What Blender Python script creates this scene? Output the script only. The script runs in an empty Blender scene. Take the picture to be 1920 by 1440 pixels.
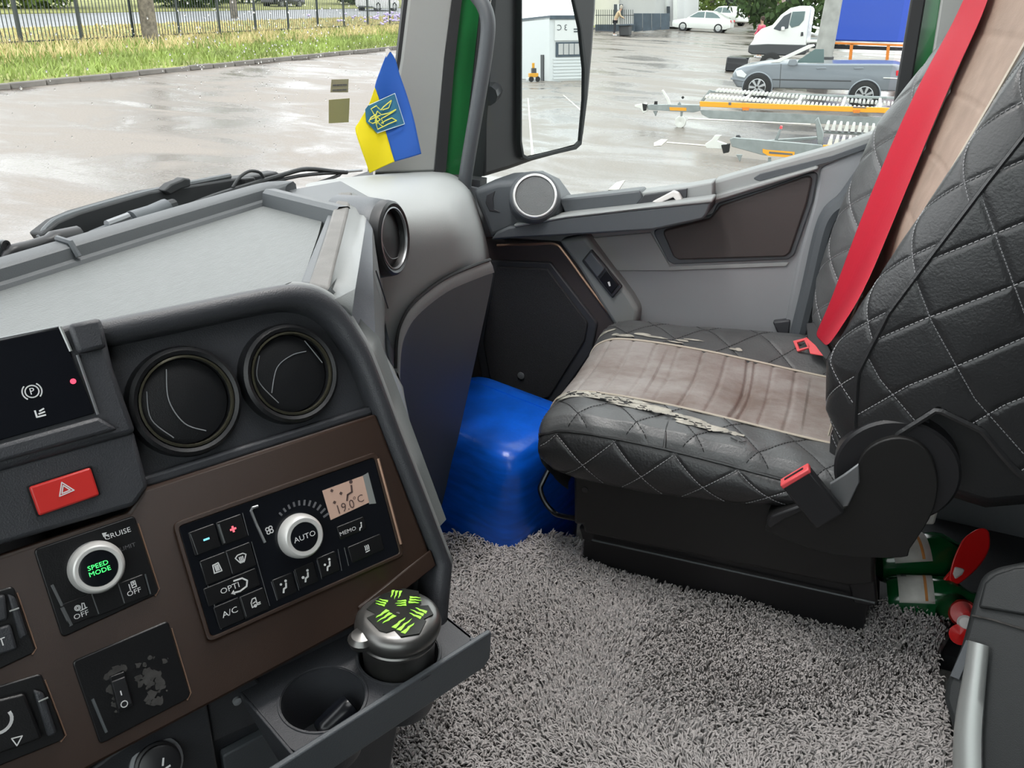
# Truck cab interior with passenger seat, looking out on a wet car park.  X = right, Y = forward, Z = up, metres.
import bpy, bmesh, math, random
import numpy as np
from mathutils import Vector, Matrix
random.seed(7); rng = np.random.default_rng(7)
SC = bpy.context.scene
COL = SC.collection
# ------------------------------------------------------------------ camera
FPX = 1550.0                                   # focal length in pixels of a 1920x1440 frame
CAM = np.array([-0.62, 0.0, 1.20])
_y, _p, _r = math.radians(69), math.radians(25.7), math.radians(2.3)
_d = np.array([math.sin(_y)*math.cos(_p), math.cos(_y)*math.cos(_p), -math.sin(_p)])
_ri = np.array([math.cos(_y), -math.sin(_y), 0.0]); _up = np.cross(_ri, _d)
RI = math.cos(_r)*_ri + math.sin(_r)*_up; UP = -math.sin(_r)*_ri + math.cos(_r)*_up; DI = _d
cam_d = bpy.data.cameras.new('camera'); cam = bpy.data.objects.new('camera', cam_d); COL.objects.link(cam)
cam_d.sensor_fit = 'HORIZONTAL'; cam_d.sensor_width = 36.0; cam_d.lens = 36.0*FPX/1920.0
cam_d.clip_start = 0.02; cam_d.clip_end = 600.0
cam.matrix_world = Matrix(((RI[0], UP[0], -DI[0], CAM[0]), (RI[1], UP[1], -DI[1], CAM[1]), (RI[2], UP[2], -DI[2], CAM[2]), (0, 0, 0, 1)))
SC.camera = cam
# ------------------------------------------------------------------ world, exposure
SC.view_settings.view_transform = 'Standard'; SC.view_settings.look = 'None'
SC.view_settings.gamma = 1.0; SC.view_settings.use_curve_mapping = False
SC.view_settings.exposure = 1.6
W = bpy.data.worlds.new('overcast_sky'); SC.world = W; W.use_nodes = True
_bg = W.node_tree.nodes['Background']; _bg.inputs[0].default_value = (0.965, 0.985, 1.0, 1); _bg.inputs[1].default_value = 1.0
SC.cycles.max_bounces = 7; SC.cycles.transparent_max_bounces = 10; SC.cycles.diffuse_bounces = 4; SC.cycles.glossy_bounces = 3; SC.cycles.use_adaptive_sampling = True; SC.cycles.adaptive_threshold = 0.06
SC.cycles.sample_clamp_indirect = 6.0; SC.cycles.use_denoising = True; SC.cycles.caustics_reflective = False; SC.cycles.caustics_refractive = False

# ------------------------------------------------------------------ placing helpers: a sight line met with a known plane
def ray(px, py): return RI*((px-960)/FPX) + UP*(-(py-720)/FPX) + DI
def onx(px, py, X): d = ray(px, py); return CAM + d*(X-CAM[0])/d[0]
def ony(px, py, Y): d = ray(px, py); return CAM + d*(Y-CAM[1])/d[1]
def onz(px, py, Z): d = ray(px, py); return CAM + d*(Z-CAM[2])/d[2]
def onp(px, py, P, n):
    d = ray(px, py); n = np.array(n, float); return CAM + d*((np.array(P, float)-CAM) @ n)/(d @ n)
def V(*a): return np.array(a, float)
def unit(a): a = np.array(a, float); return a/np.linalg.norm(a)

class Frame:
    """A flat working plane: origin, right, down, outward normal."""
    def __init__(s, O, u, v, n): s.O, s.u, s.v, s.n = np.array(O, float), unit(u), unit(v), unit(n)
    def p(s, u, v, n=0.0): return s.O + s.u*u + s.v*v + s.n*n
    def px(s, x, y, n=0.0):
        q = onp(x, y, s.O + s.n*n, s.n) - s.O; return (q @ s.u, q @ s.v)
    def P(s, pts, n=0.0): return [s.p(a, b, n) for a, b in pts]

# ------------------------------------------------------------------ materials
MATS = {}
def mat(name, col, rough=0.5, metal=0.0, var=None, bump=None, spec=0.5, emit=None, coat=0.0, trans=0.0, sheen=0.0, alpha=None):
    """Procedural principled material. var=(scale, amount[, stretch]); bump=(scale, strength[, kind])."""
    m = bpy.data.materials.new(name); m.use_nodes = True; MATS[name] = m
    nt = m.node_tree; b = nt.nodes['Principled BSDF']
    c = tuple(col)+(1,) if len(col) == 3 else tuple(col)
    b.inputs['Base Color'].default_value = c; b.inputs['Roughness'].default_value = rough; b.inputs['Metallic'].default_value = metal
    b.inputs['Specular IOR Level'].default_value = spec; b.inputs['Coat Weight'].default_value = coat
    b.inputs['Transmission Weight'].default_value = trans
    if sheen: b.inputs['Sheen Weight'].default_value = sheen
    if emit: b.inputs['Emission Color'].default_value = tuple(emit[:3])+(1,); b.inputs['Emission Strength'].default_value = emit[3]
    if var or bump: tc = nt.nodes.new('ShaderNodeTexCoord')
    if var:
        mp = nt.nodes.new('ShaderNodeMapping'); nt.links.new(tc.outputs['Object'], mp.inputs[0])
        if len(var) > 2: mp.inputs['Scale'].default_value = var[2]
        nz = nt.nodes.new('ShaderNodeTexNoise'); nz.inputs['Scale'].default_value = var[0]; nz.inputs['Detail'].default_value = 5
        nt.links.new(mp.outputs[0], nz.inputs['Vector'])
        rp = nt.nodes.new('ShaderNodeValToRGB'); a = var[1]
        rp.color_ramp.elements[0].position = .3; rp.color_ramp.elements[1].position = .7
        rp.color_ramp.elements[0].color = tuple(max(0, x*(1-a)) for x in c[:3])+(1,)
        rp.color_ramp.elements[1].color = tuple(min(1, x*(1+a)) for x in c[:3])+(1,)
        nt.links.new(nz.outputs[0], rp.inputs[0]); nt.links.new(rp.outputs[0], b.inputs['Base Color'])
    if bump:
        kind = bump[2] if len(bump) > 2 else 'noise'
        if kind == 'noise': tx = nt.nodes.new('ShaderNodeTexNoise'); tx.inputs['Scale'].default_value = bump[0]; tx.inputs['Detail'].default_value = 3; out = tx.outputs[0]
        elif kind == 'voronoi': tx = nt.nodes.new('ShaderNodeTexVoronoi'); tx.inputs['Scale'].default_value = bump[0]; out = tx.outputs['Distance']
        else: tx = nt.nodes.new('ShaderNodeTexWave'); tx.inputs['Scale'].default_value = bump[0]; tx.bands_direction = 'DIAGONAL'; out = tx.outputs[1]
        nt.links.new(tc.outputs['Object'], tx.inputs['Vector'])
        bp = nt.nodes.new('ShaderNodeBump'); bp.inputs['Strength'].default_value = bump[1]; bp.inputs['Distance'].default_value = 0.002
        nt.links.new(out, bp.inputs['Height']); nt.links.new(bp.outputs[0], b.inputs['Normal'])
    return m
def glass(name, tint=(0.97, 0.985, 0.98), ior=1.25):
    m = bpy.data.materials.new(name); m.use_nodes = True; nt = m.node_tree; nt.nodes.clear(); MATS[name] = m
    o = nt.nodes.new('ShaderNodeOutputMaterial'); mx = nt.nodes.new('ShaderNodeMixShader'); t = nt.nodes.new('ShaderNodeBsdfTransparent')
    g = nt.nodes.new('ShaderNodeBsdfGlossy'); f = nt.nodes.new('ShaderNodeFresnel'); f.inputs[0].default_value = ior
    t.inputs[0].default_value = tuple(tint)+(1,); g.inputs['Roughness'].default_value = 0.02
    nt.links.new(f.outputs[0], mx.inputs[0]); nt.links.new(t.outputs[0], mx.inputs[1]); nt.links.new(g.outputs[0], mx.inputs[2]); nt.links.new(mx.outputs[0], o.inputs[0])
    return m

# ------------------------------------------------------------------ mesh builder
class MB:
    def __init__(s): s.v = []; s.f = []
    def add(s, vs, fs):
        k = len(s.v); s.v += [tuple(map(float, p)) for p in vs]; s.f += [tuple(i+k for i in f) for f in fs]; return s
    def box(s, c, size, axes=None):
        ax = axes if axes is not None else np.eye(3); c = np.array(c, float); h = np.array(size, float)/2
        vs = [c + ax[0]*(sx*h[0]) + ax[1]*(sy*h[1]) + ax[2]*(sz*h[2]) for sx in (-1, 1) for sy in (-1, 1) for sz in (-1, 1)]
        return s.add(vs, [(0, 1, 3, 2), (4, 6, 7, 5), (0, 4, 5, 1), (2, 3, 7, 6), (0, 2, 6, 4), (1, 5, 7, 3)])
    def slab(s, pts, n, t0, t1):
        """Flat polygon extruded along n from t0 to t1."""
        n = np.array(n, float); pts = [np.array(p, float) for p in pts]; k = len(pts)
        nn = np.zeros(3)
        for i in range(k): nn += np.cross(pts[i], pts[(i+1) % k])
        if nn @ n*(t1-t0) < 0: pts = pts[::-1]
        vs = [p + n*t0 for p in pts] + [p + n*t1 for p in pts]
        fs = [tuple(range(k))[::-1], tuple(range(k, 2*k))] + [(i, (i+1) % k, (i+1) % k + k, i+k) for i in range(k)]
        return s.add(vs, fs)
    def ring(s, outer, inner, n, t0, t1):
        """Frame between two polygons with equal counts, extruded."""
        n = np.array(n, float); k = len(outer); o = [np.array(p) for p in outer]; i_ = [np.array(p) for p in inner]
        vs = [p+n*t0 for p in o]+[p+n*t1 for p in o]+[p+n*t0 for p in i_]+[p+n*t1 for p in i_]; fs = []
        for a in range(k):
            b = (a+1) % k
            fs += [(a, b, b+k, a+k), (a+2*k, a+3*k, b+3*k, b+2*k), (a+k, b+k, b+3*k, a+3*k), (a, a+2*k, b+2*k, b)]
        return s.add(vs, fs)
    def grid(s, rows, closed_u=False):
        m = len(rows[0]); vs = [p for r in rows for p in r]; fs = []
        for i in range(len(rows)-1):
            for j in range(m if closed_u else m-1):
                j2 = (j+1) % m; fs.append((i*m+j, i*m+j2, (i+1)*m+j2, (i+1)*m+j))
        return s.add(vs, fs)
    def tube(s, path, r, seg=8, caps=True):
        path = [np.array(p, float) for p in path]; n = len(path); rr = r if hasattr(r, '__len__') else [r]*n
        t = [unit(path[min(i+1, n-1)]-path[max(i-1, 0)]) for i in range(n)]
        a = np.cross(t[0], [0, 0, 1.0]);
        if np.linalg.norm(a) < 1e-3: a = np.cross(t[0], [1.0, 0, 0])
        a = unit(a); rows = []
        for i in range(n):
            a = unit(a - t[i]*(a @ t[i])); b = np.cross(t[i], a)
            rows.append([path[i] + (a*math.cos(q)+b*math.sin(q))*rr[i] for q in np.linspace(0, 2*math.pi, seg, endpoint=False)])
        k = len(s.v); s.grid(rows, True)
        if caps:
            s.f.append(tuple(range(k, k+seg))[::-1]); e = k+(n-1)*seg; s.f.append(tuple(range(e, e+seg)))
        return s
    def lathe(s, O, axis, prof, seg=32, ref=None, squash=1.0, caps=False):
        """prof: list of (radius, height along axis)."""
        ax = unit(axis); r = np.array(ref, float) if ref is not None else (np.array([0, 0, 1.0]) if abs(ax[2]) < .9 else np.array([1.0, 0, 0]))
        a = unit(r - ax*(r @ ax)); b = np.cross(ax, a); O = np.array(O, float)
        rows = [[O + ax*h + (a*math.cos(q) + b*math.sin(q)*squash)*rad for q in np.linspace(0, 2*math.pi, seg, endpoint=False)] for rad, h in prof]
        k = len(s.v); s.grid(rows, True)
        if caps and prof[0][0] > 1e-6: s.f.append(tuple(range(k, k+seg))[::-1])
        if caps and prof[-1][0] > 1e-6: e = k+(len(prof)-1)*seg; s.f.append(tuple(range(e, e+seg)))
        return s
    def build(s, name, m, parent=None, smooth=None, bevel=0.0, seg=2, subsurf=0, solid=0.0, **tags):
        me = bpy.data.meshes.new(name); me.from_pydata(s.v, [], s.f); me.validate(); me.update()
        bm = bmesh.new(); bm.from_mesh(me); bmesh.ops.recalc_face_normals(bm, faces=bm.faces); bm.to_mesh(me); bm.free()
        if m is not None: me.materials.append(MATS[m] if isinstance(m, str) else m)
        o = bpy.data.objects.new(name, me); COL.objects.link(o)
        if solid: md = o.modifiers.new('solid', 'SOLIDIFY'); md.thickness = solid; md.offset = -1
        if bevel: md = o.modifiers.new('bevel', 'BEVEL'); md.width = bevel; md.segments = seg; md.limit_method = 'ANGLE'; md.angle_limit = math.radians(35)
        if subsurf: md = o.modifiers.new('sub', 'SUBSURF'); md.levels = subsurf; md.render_levels = subsurf
        if smooth is None: smooth = 35
        if smooth:
            me.shade_smooth()
            if smooth < 180 and not subsurf: me.set_sharp_from_angle(angle=math.radians(smooth))
        if parent is not None: put(o, parent)
        for k, x in tags.items(): o[k] = x
        return o
def put(o, parent):
    o.parent = parent; o.matrix_parent_inverse = Matrix.Translation(-Vector(world_loc(parent)))
def world_loc(o):
    l = Vector(o.location)
    return l + Vector(world_loc(o.parent)) + o.matrix_parent_inverse.translation if o.parent else l
def tag(o, label=None, cat=None, group=None, kind=None):
    if label: o['label'] = label
    if cat: o['category'] = cat
    if group: o['group'] = group
    if kind: o['kind'] = kind
    return o
def thing(name, label, cat, loc=(0, 0, 0), group=None):
    o = bpy.data.objects.new(name, None); COL.objects.link(o); o.location = tuple(map(float, loc)); o.empty_display_size = .05
    return tag(o, label, cat, group)
def copy_tree(o, off, parent=None):
    c = o.copy(); COL.objects.link(c)
    if parent is not None: c.parent = parent
    else: c.location = Vector(o.location)+Vector(off)
    for ch in list(o.children): copy_tree(ch, off, c)
    return c
def rpoly(pts, r, seg=4):
    """Round the corners of a 2-D polygon; r a number or one per corner."""
    out = []; k = len(pts); pts = [np.array(p, float) for p in pts]
    for i in range(k):
        p, a, b = pts[i], pts[i-1], pts[(i+1) % k]; ri = r[i] if hasattr(r, '__len__') else r
        if ri <= 0: out.append(tuple(p)); continue
        da, db = a-p, b-p; la, lb = np.linalg.norm(da), np.linalg.norm(db); da, db = da/la, db/lb
        ang = math.acos(max(-1, min(1, da @ db))); t = min(ri/math.tan(ang/2), la*.45, lb*.45)
        for q in np.linspace(0, 1, seg+1):
            out.append(tuple((1-q)**2*(p+da*t) + 2*q*(1-q)*p + q*q*(p+db*t)))
    return out
def rect(u0, v0, u1, v1, r=0.0, seg=3):
    p = [(u0, v0), (u1, v0), (u1, v1), (u0, v1)]
    return rpoly(p, r, seg) if r else p
def circle(u, v, r, k=32, a0=0.0): return [(u+r*math.cos(a0+q), v+r*math.sin(a0+q)) for q in np.linspace(0, 2*math.pi, k, endpoint=False)]
def spline(pts, k=6):
    """Catmull-Rom through points of any dimension."""
    P = [np.array(p, float) for p in pts]; out = []; n = len(P)
    for i in range(n-1):
        a, b, c, d = P[max(i-1, 0)], P[i], P[i+1], P[min(i+2, n-1)]
        for t in np.linspace(0, 1, k, endpoint=False):
            out.append(.5*((2*b)+(c-a)*t+(2*a-5*b+4*c-d)*t*t+(3*b-a-3*c+d)*t**3))
    out.append(P[-1]); return out
def stroke(fr, pts, w, mname, name, parent, n0=0.0, h=0.0004, closed=False):
    """Printed line of width w on a frame."""
    mb = MB(); pts = [np.array(p, float) for p in pts]; k = len(pts)
    for i in range(k if closed else k-1):
        a, b = pts[i], pts[(i+1) % k]; d = b-a; l = np.linalg.norm(d)
        if l < 1e-9: continue
        d /= l; q = np.array([-d[1], d[0]])*w/2; a2, b2 = a-d*w*.3, b+d*w*.3
        mb.slab(fr.P([a2+q, b2+q, b2-q, a2-q], n0), fr.n, 0, h)
    return mb.build(name, mname, parent, smooth=0)
def strokes(fr, lines, w, mname, name, parent, n0=0.0, h=0.0004, fills=()):
    mb = MB()
    for pts in lines:
        pts = [np.array(p, float) for p in pts]
        for a, b in zip(pts[:-1], pts[1:]):
            d = b-a; l = np.linalg.norm(d)
            if l < 1e-9: continue
            d /= l; q = np.array([-d[1], d[0]])*w/2; a2, b2 = a-d*w*.3, b+d*w*.3
            mb.slab(fr.P([a2+q, b2+q, b2-q, a2-q], n0), fr.n, 0, h)
    for poly in fills: mb.slab(fr.P(poly, n0), fr.n, 0, h)
    return mb.build(name, mname, parent, smooth=0)
def text(fr, s, u, v, size, mname, name, parent, n0=0.0, h=0.0004, rot=0.0, align='CENTER', sx=1.0):
    cu = bpy.data.curves.new(name, 'FONT'); cu.body = s; cu.size = 1.0; cu.align_x = align; cu.align_y = 'CENTER'; cu.resolution_u = 2
    t = bpy.data.objects.new('tmp', cu); COL.objects.link(t)
    dg = bpy.context.evaluated_depsgraph_get(); me = bpy.data.meshes.new_from_object(t.evaluated_get(dg)); bpy.data.objects.remove(t); bpy.data.curves.remove(cu)
    c, sn = math.cos(rot), math.sin(rot)
    for w in me.vertices:
        x, y = w.co.x*size*sx, w.co.y*size
        p = fr.p(u + x*c + y*sn, v + x*sn - y*c, n0+h); w.co = tuple(p)
    me.materials.clear(); me.materials.append(MATS[mname]); me.name = name
    o = bpy.data.objects.new(name, me); COL.objects.link(o)
    if parent is not None: put(o, parent)
    return o
# ------------------------------------------------------------------ materials used in the cab
mat('grey_plastic', (.215, .228, .228), .55, bump=(900, .12))
mat('pad_plastic', (.30, .315, .315), .55, bump=(900, .12))
mat('tray_plastic', (.135, .146, .145), .5, var=(60, .08, (1, 6, 1)), bump=(420, .35))
mat('worn_band', (.15, .147, .14), .7, var=(35, .12), bump=(700, .3))
mat('blue_grey_plastic', (.20, .22, .245), .6, bump=(900, .3))
mat('rim_plastic', (.10, .11, .117), .5, bump=(900, .2))
mat('mid_grey_plastic', (.27, .28, .295), .5, bump=(700, .15))
mat('charcoal_plastic', (.040, .042, .048), .45, bump=(800, .25))
mat('slate_plastic', (.085, .095, .105), .45, bump=(800, .25))
mat('knee_plastic', (.075, .085, .095), .5, bump=(700, .2))
mat('black_plastic', (.009, .009, .010), .35, bump=(900, .1))
mat('gloss_black', (.006, .007, .010), .12)
mat('satin_black', (.018, .018, .02), .4)
mat('vent_black', (.010, .0105, .012), .38, bump=(1200, .2))
mat('ring_gloss', (.09, .085, .06), .15, metal=.6)
mat('brown_panel', (.036, .0185, .0115), .38, bump=(1500, .35, 'wave'))
mat('door_brown', (.056, .047, .046), .45, bump=(900, .2))
mat('copper_trim', (.68, .43, .31), .32, metal=.8)
mat('silver_knob', (.72, .71, .69), .35, metal=.25)
mat('silver_paint', (.45, .47, .46), .38, metal=.5)
mat('white_print', (.78, .78, .78), .6)
mat('dim_print', (.12, .12, .13), .6)
mat('blue_print', (.2, .65, .8), .5, emit=(.25, .8, 1, .25))
mat('red_print', (.85, .12, .15), .5, emit=(1, .15, .2, .3))
mat('green_glow', (.05, .6, .1), .5, emit=(.04, .8, .12, .9))
mat('red_lamp', (.8, .05, .1), .4, emit=(1, .08, .15, .4))
mat('red_button', (.62, .035, .03), .3)
mat('lcd_brown', (.42, .29, .23), .3, emit=(.45, .3, .24, .10))
mat('lcd_ink', (.10, .065, .06), .5)
mat('dust', (.055, .052, .05), .9, var=(90, .35))
mat('chrome', (.7, .72, .72), .12, metal=1)
mat('white_ring', (.75, .76, .76), .3, metal=.3)
mat('speaker_mesh', (.22, .235, .24), .7, bump=(900, .8, 'voronoi'))
mat('black_grille', (.02, .021, .024), .6, bump=(700, .5, 'voronoi'))
mat('ashtray_metal', (.17, .168, .163), .33, metal=.85, var=(8, .12))
mat('logo_black', (.008, .01, .008), .25)
mat('logo_green', (.35, .85, .06), .4, emit=(.3, .8, .05, .15))
mat('quilt_leather', (.017, .0175, .019), .40, bump=(260, .3), spec=.8)
mat('worn_sheen_leather', (.085, .088, .09), .42, var=(12, .2), bump=(260, .3), spec=.7)  # grey from wear, with the bolsters' window sheen put into the colour
mat('box_plastic', (.022, .025, .026), .5, bump=(700, .2))
mat('ledge_top', (.30, .315, .315), .55, bump=(900, .12))
mat('stitch_light', (.30, .30, .31), .7)
mat('stitch_dark', (.03, .03, .032), .7)
mat('piping', (.52, .46, .38), .5)
mat('back_suede', (.30, .215, .17), .7, var=(25, .12), bump=(300, .2))
mat('peel', (.40, .385, .335), .7, var=(60, .3), bump=(300, .5))
mat('belt_red', (.55, .012, .035), .6, bump=(1500, .4, 'wave'))
mat('buckle_red', (.75, .09, .10), .35)
mat('canister_blue', (.003, .105, .62), .28, var=(14, .25, (1, 1, 5)), bump=(120, .15))
mat('green_liquid', (.004, .07, .02), .12, spec=.6)
mat('paper_label', (.62, .61, .57), .6, var=(40, .12))
mat('label_orange', (.62, .25, .06), .6)
mat('label_ink', (.12, .12, .12), .7)
mat('red_cap', (.72, .012, .012), .3)
mat('white_cap', (.75, .72, .70), .35)
mat('cloud_plastic', (.45, .20, .20), .25)
mat('seat_plastic', (.010, .0098, .0098), .5, bump=(900, .15))
mat('steel_grey', (.28, .29, .3), .4, metal=.7)
mat('rail_steel', (.02, .02, .022), .3, metal=.3)
mat('felt_floor', (.11, .11, .105), .95, var=(60, .3), bump=(300, .8))
mat('wall_trim', (.045, .048, .052), .7, bump=(300, .3))
mat('ceiling_cloth', (.45, .44, .42), .9)
mat('pillar_trim', (.34, .355, .345), .65, bump=(600, .1))
mat('rubber', (.018, .02, .022), .6)
mat('green_paint', (.012, .13, .035), .25, coat=.5)
mat('flag_blue', (.012, .10, .46), .7, bump=(1400, .3, 'wave'))
mat('flag_yellow', (.86, .72, .0), .7, bump=(1400, .3, 'wave'))
mat('emblem_teal', (.03, .16, .28), .7)
mat('emblem_line', (.72, .74, .12), .7)
mat('emblem_frame', (.55, .68, .68), .7)
mat('sticker_olive', (.30, .29, .14), .6)
mat('sticker_tan', (.33, .31, .20), .6)
mat('mirror_glass', (.93, .95, .95), .0, metal=1)
glass('clear_glass', ior=1.09); glass('bottle_glass', (.35, .75, .45), 1.35); glass('clear_film', (.9, .9, .9), 1.3); glass('side_glass', (.93, .96, .95), 1.1)
def water_mat():
    m = bpy.data.materials.new('water'); m.use_nodes = True; nt = m.node_tree; b = nt.nodes['Principled BSDF']; MATS['water'] = m
    b.inputs['Transmission Weight'].default_value = 1; b.inputs['Roughness'].default_value = 0; b.inputs['IOR'].default_value = 1.33
water_mat()
def leather_centre():
    """Brown-grey worn leather of the cushion's middle panel: pale rubbed areas over a darker brown."""
    m = mat('centre_leather', (.2, .17, .155), .42, bump=(240, .25)); nt = m.node_tree; b = nt.nodes['Principled BSDF']
    tc = nt.nodes.new('ShaderNodeTexCoord'); mp = nt.nodes.new('ShaderNodeMapping'); mp.inputs['Scale'].default_value = (1, .55, 1)
    nz = nt.nodes.new('ShaderNodeTexNoise'); nz.inputs['Scale'].default_value = 9; nz.inputs['Detail'].default_value = 8; nz.inputs['Roughness'].default_value = .7
    rp = nt.nodes.new('ShaderNodeValToRGB'); e = rp.color_ramp.elements
    e[0].position = .34; e[0].color = (.20, .155, .135, 1); e[1].position = .62; e[1].color = (.38, .355, .34, 1)
    nt.links.new(tc.outputs['Object'], mp.inputs[0]); nt.links.new(mp.outputs[0], nz.inputs['Vector']); nt.links.new(nz.outputs[0], rp.inputs[0]); nt.links.new(rp.outputs[0], b.inputs['Base Color'])
leather_centre()
# ------------------------------------------------------------------ cab shell
def structure(name, mb, m, **k): return tag(mb.build(name, m, **k), kind='structure')
structure('floor', MB().box((0, -.2, -.03), (2.4, 2.4, .06)), 'felt_floor')
tn = MB(); tn.slab([V(-.22, 0, 0), V(-.20, 0, .17), V(.66, 0, .17), V(.70, 0, 0)], (0, 1, 0), -1.3, .62); structure('floor_tunnel', tn, 'felt_floor')
structure('floor_step', MB().box((.93, -.62, .085), (.46, .80, .17)), 'wall_trim'); structure('wall_partition', MB().box((.89, -.53, .46), (.54, .03, .58)), 'wall_trim', bevel=.008)
RZ = 1.95
cl = MB()
for x0, x1, y0, y1 in ((-1.2, 1.2, -1.4, -.35), (-1.2, 1.2, .35, .86), (-1.2, -.4, -.35, .35), (.4, 1.2, -.35, .35)): cl.box(((x0+x1)/2, (y0+y1)/2, RZ+.02), (x1-x0, y1-y0, .04))
structure('ceiling', cl, 'ceiling_cloth')
structure('wall_back', MB().box((0, -1.43, .95), (2.4, .06, 2.0)), 'wall_trim')
wl = MB(); wl.box((-1.2, -.95, .95), (.05, .9, 2.0)); wl.box((-1.2, .82, .4), (.05, .3, .9)); wl.box((-1.2, .2, RZ-.05), (.05, 1.5, .12)); structure('wall_left', wl, 'mid_grey_plastic')
structure('door_2', MB().box((-1.2, .08, .47), (.06, 1.2, .94)), 'mid_grey_plastic', bevel=.01); structure('window_3', MB().box((-1.2, .08, 1.42), (.004, 1.2, .96)), 'side_glass', smooth=0)
# bunk base behind the seats
bk = MB().box((.0, -1.05, .40), (2.3, .7, .45)); bunk = tag(bk.build('sleeper_bunk', 'wall_trim', bevel=.02), 'dark sleeper bunk behind the passenger seat', 'bunk')
# right side above and behind the passenger door
wr = MB(); wr.box((1.18, .35, 1.84), (.05, 1.15, .24)); wr.box((1.19, -.85, .95), (.05, 1.15, 2.0)); structure('wall_right', wr, 'mid_grey_plastic')
# door post behind the side window: dark seal, painted green edge, pale trim
WX = 1.17
def strip(name, m, pxs, X, t, parent=None, bevel=.003):
    return MB().slab([onx(a, b, X) for a, b in pxs], (1, 0, 0), 0, t).build(name, m, parent, bevel=bevel)
bp = thing('trim_1', None, None, (WX, -.1, .9)); bp['kind'] = 'structure'
strip('seal', 'rubber', [(1801, -560), (1828, -560), (1700, 215), (1652, 330), (1630, 300), (1672, 215)], 1.165, .03, bp)
strip('painted_edge', 'green_paint', [(1821, -560), (1858, -560), (1752, 120), (1680, 330), (1650, 330), (1690, 215)], 1.18, .03, bp)
strip('rear_trim', 'pillar_trim', [(1852, -560), (2100, -560), (2000, 500), (1690, 500), (1672, 330), (1740, 160)], 1.155, .03, bp)
structure('wall_footwell', MB().box((1.172, .93, .40), (.04, .30, .78)), 'wall_trim')
# right windscreen pillar
ap = thing('trim_2', None, None, (1.13, .9, .8)); ap['kind'] = 'structure'
AN = unit((-.8, -.6, 0)); AP0 = V(1.13, .88, 0)
def pil(pxs, off=0.0): return [onp(a, b, AP0 - AN*off, AN) for a, b in pxs]
MB().slab(pil([(801, -560), (931, -560), (850, 0), (838, 100), (817, 322), (700, 326), (735, 210), (752, 110), (765, 0)]), -AN, 0, .03).build('pillar_cover', 'pillar_trim', ap, bevel=.006)
MB().slab(pil([(792, -560), (801, -560), (765, 0), (752, 112), (735, 212), (728, 212), (745, 110), (757, 0)], .005), -AN, 0, .03).build('glass_seal', 'rubber', ap)
MB().slab(pil([(931, -560), (945, -560), (866, 0), (852, 120), (836, 322), (815, 326), (833, 110), (848, 0)], -.004), -AN, 0, .03).build('door_seal', 'rubber', ap)
MB().slab(pil([(945, -560), (978, -560), (912, 0), (880, 200), (866, 345), (832, 335), (850, 120), (864, 0)], .03), -AN, 0, .03).build('painted_edge', 'green_paint', ap)
MB().slab(pil([(962, -560), (996, -560), (930, 0), (905, 330), (880, 345), (866, 345), (890, 120)], .02), -AN, 0, .02).build('door_gap_seal', 'rubber', ap)
# grab handle on the pillar
gp = [onx(a, b, 1.09) for a, b in ((868, -30), (890, -12), (908, 14), (915, 45), (911, 95), (898, 180), (884, 262), (873, 330), (871, 352))]
gh = MB().tube(spline(gp, 5), .0155, 12).build('grab_handle', 'slate_plastic'); tag(gh, 'dark curved grab handle beside the windscreen pillar', 'handle')
# windscreen
def ws(u, v):   # u 0..1 left to right, v 0..1 base to top
    x = -1.12+2.24*u; c = 1-(2*u-1)**2
    return V(x, 1.0+.06*c - .20*v, .80+.02*c+1.08*v)
g = MB().grid([[ws(u, v) for u in np.linspace(0, 1, 25)] for v in np.linspace(0, 1, 9)]); wsg = structure('window_1', g, 'clear_glass')
hd = MB().grid([[ws(u, 1)+V(0, dy, dz) for u in np.linspace(0, 1, 13)] for dy, dz in ((.03, -.03), (.0, .06), (-.06, .09), (-.08, .02))]); structure('wall_front', hd, 'mid_grey_plastic', solid=.01)
# rain drops lying on the outside of the windscreen
dr = MB()
WN = unit(np.cross(ws(.8, 0)-ws(.7, 0), ws(.75, .3)-ws(.75, 0)));
if WN[1] < 0: WN = -WN
def ws_hit(px, py):
    d = ray(px, py); t = (1.0-CAM[1])/d[1]
    for _ in range(12):
        p = CAM+d*t; u = (p[0]+1.12)/2.24; c = 1-(2*u-1)**2; v = (p[2]-.80-.02*c)/1.08; t += (1.0+.06*c-.2*v - p[1])/d[1]
    return CAM+d*t
for i in range(420):
    cl_ = random.random() < .72
    x, y = (random.gauss(520, 110), abs(random.gauss(85, 60))) if cl_ else (random.uniform(0, 740), random.uniform(0, 320))
    if x > 742 or x < 0: continue
    p = ws_hit(x, y)+WN*.0003; r = random.uniform(.0007, .0021)*(1.0 if y < 200 else .8)
    dr.lathe(p, WN, [(r*1.0, 0), (r*.95, r*.25), (r*.6, r*.55), (0.0, r*.68)], 8, squash=random.uniform(.8, 1))
tag(dr.build('rain_drops', 'water', smooth=180), 'clear rain drops scattered over the outside of the windscreen', 'rain drops', kind='stuff')
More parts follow.
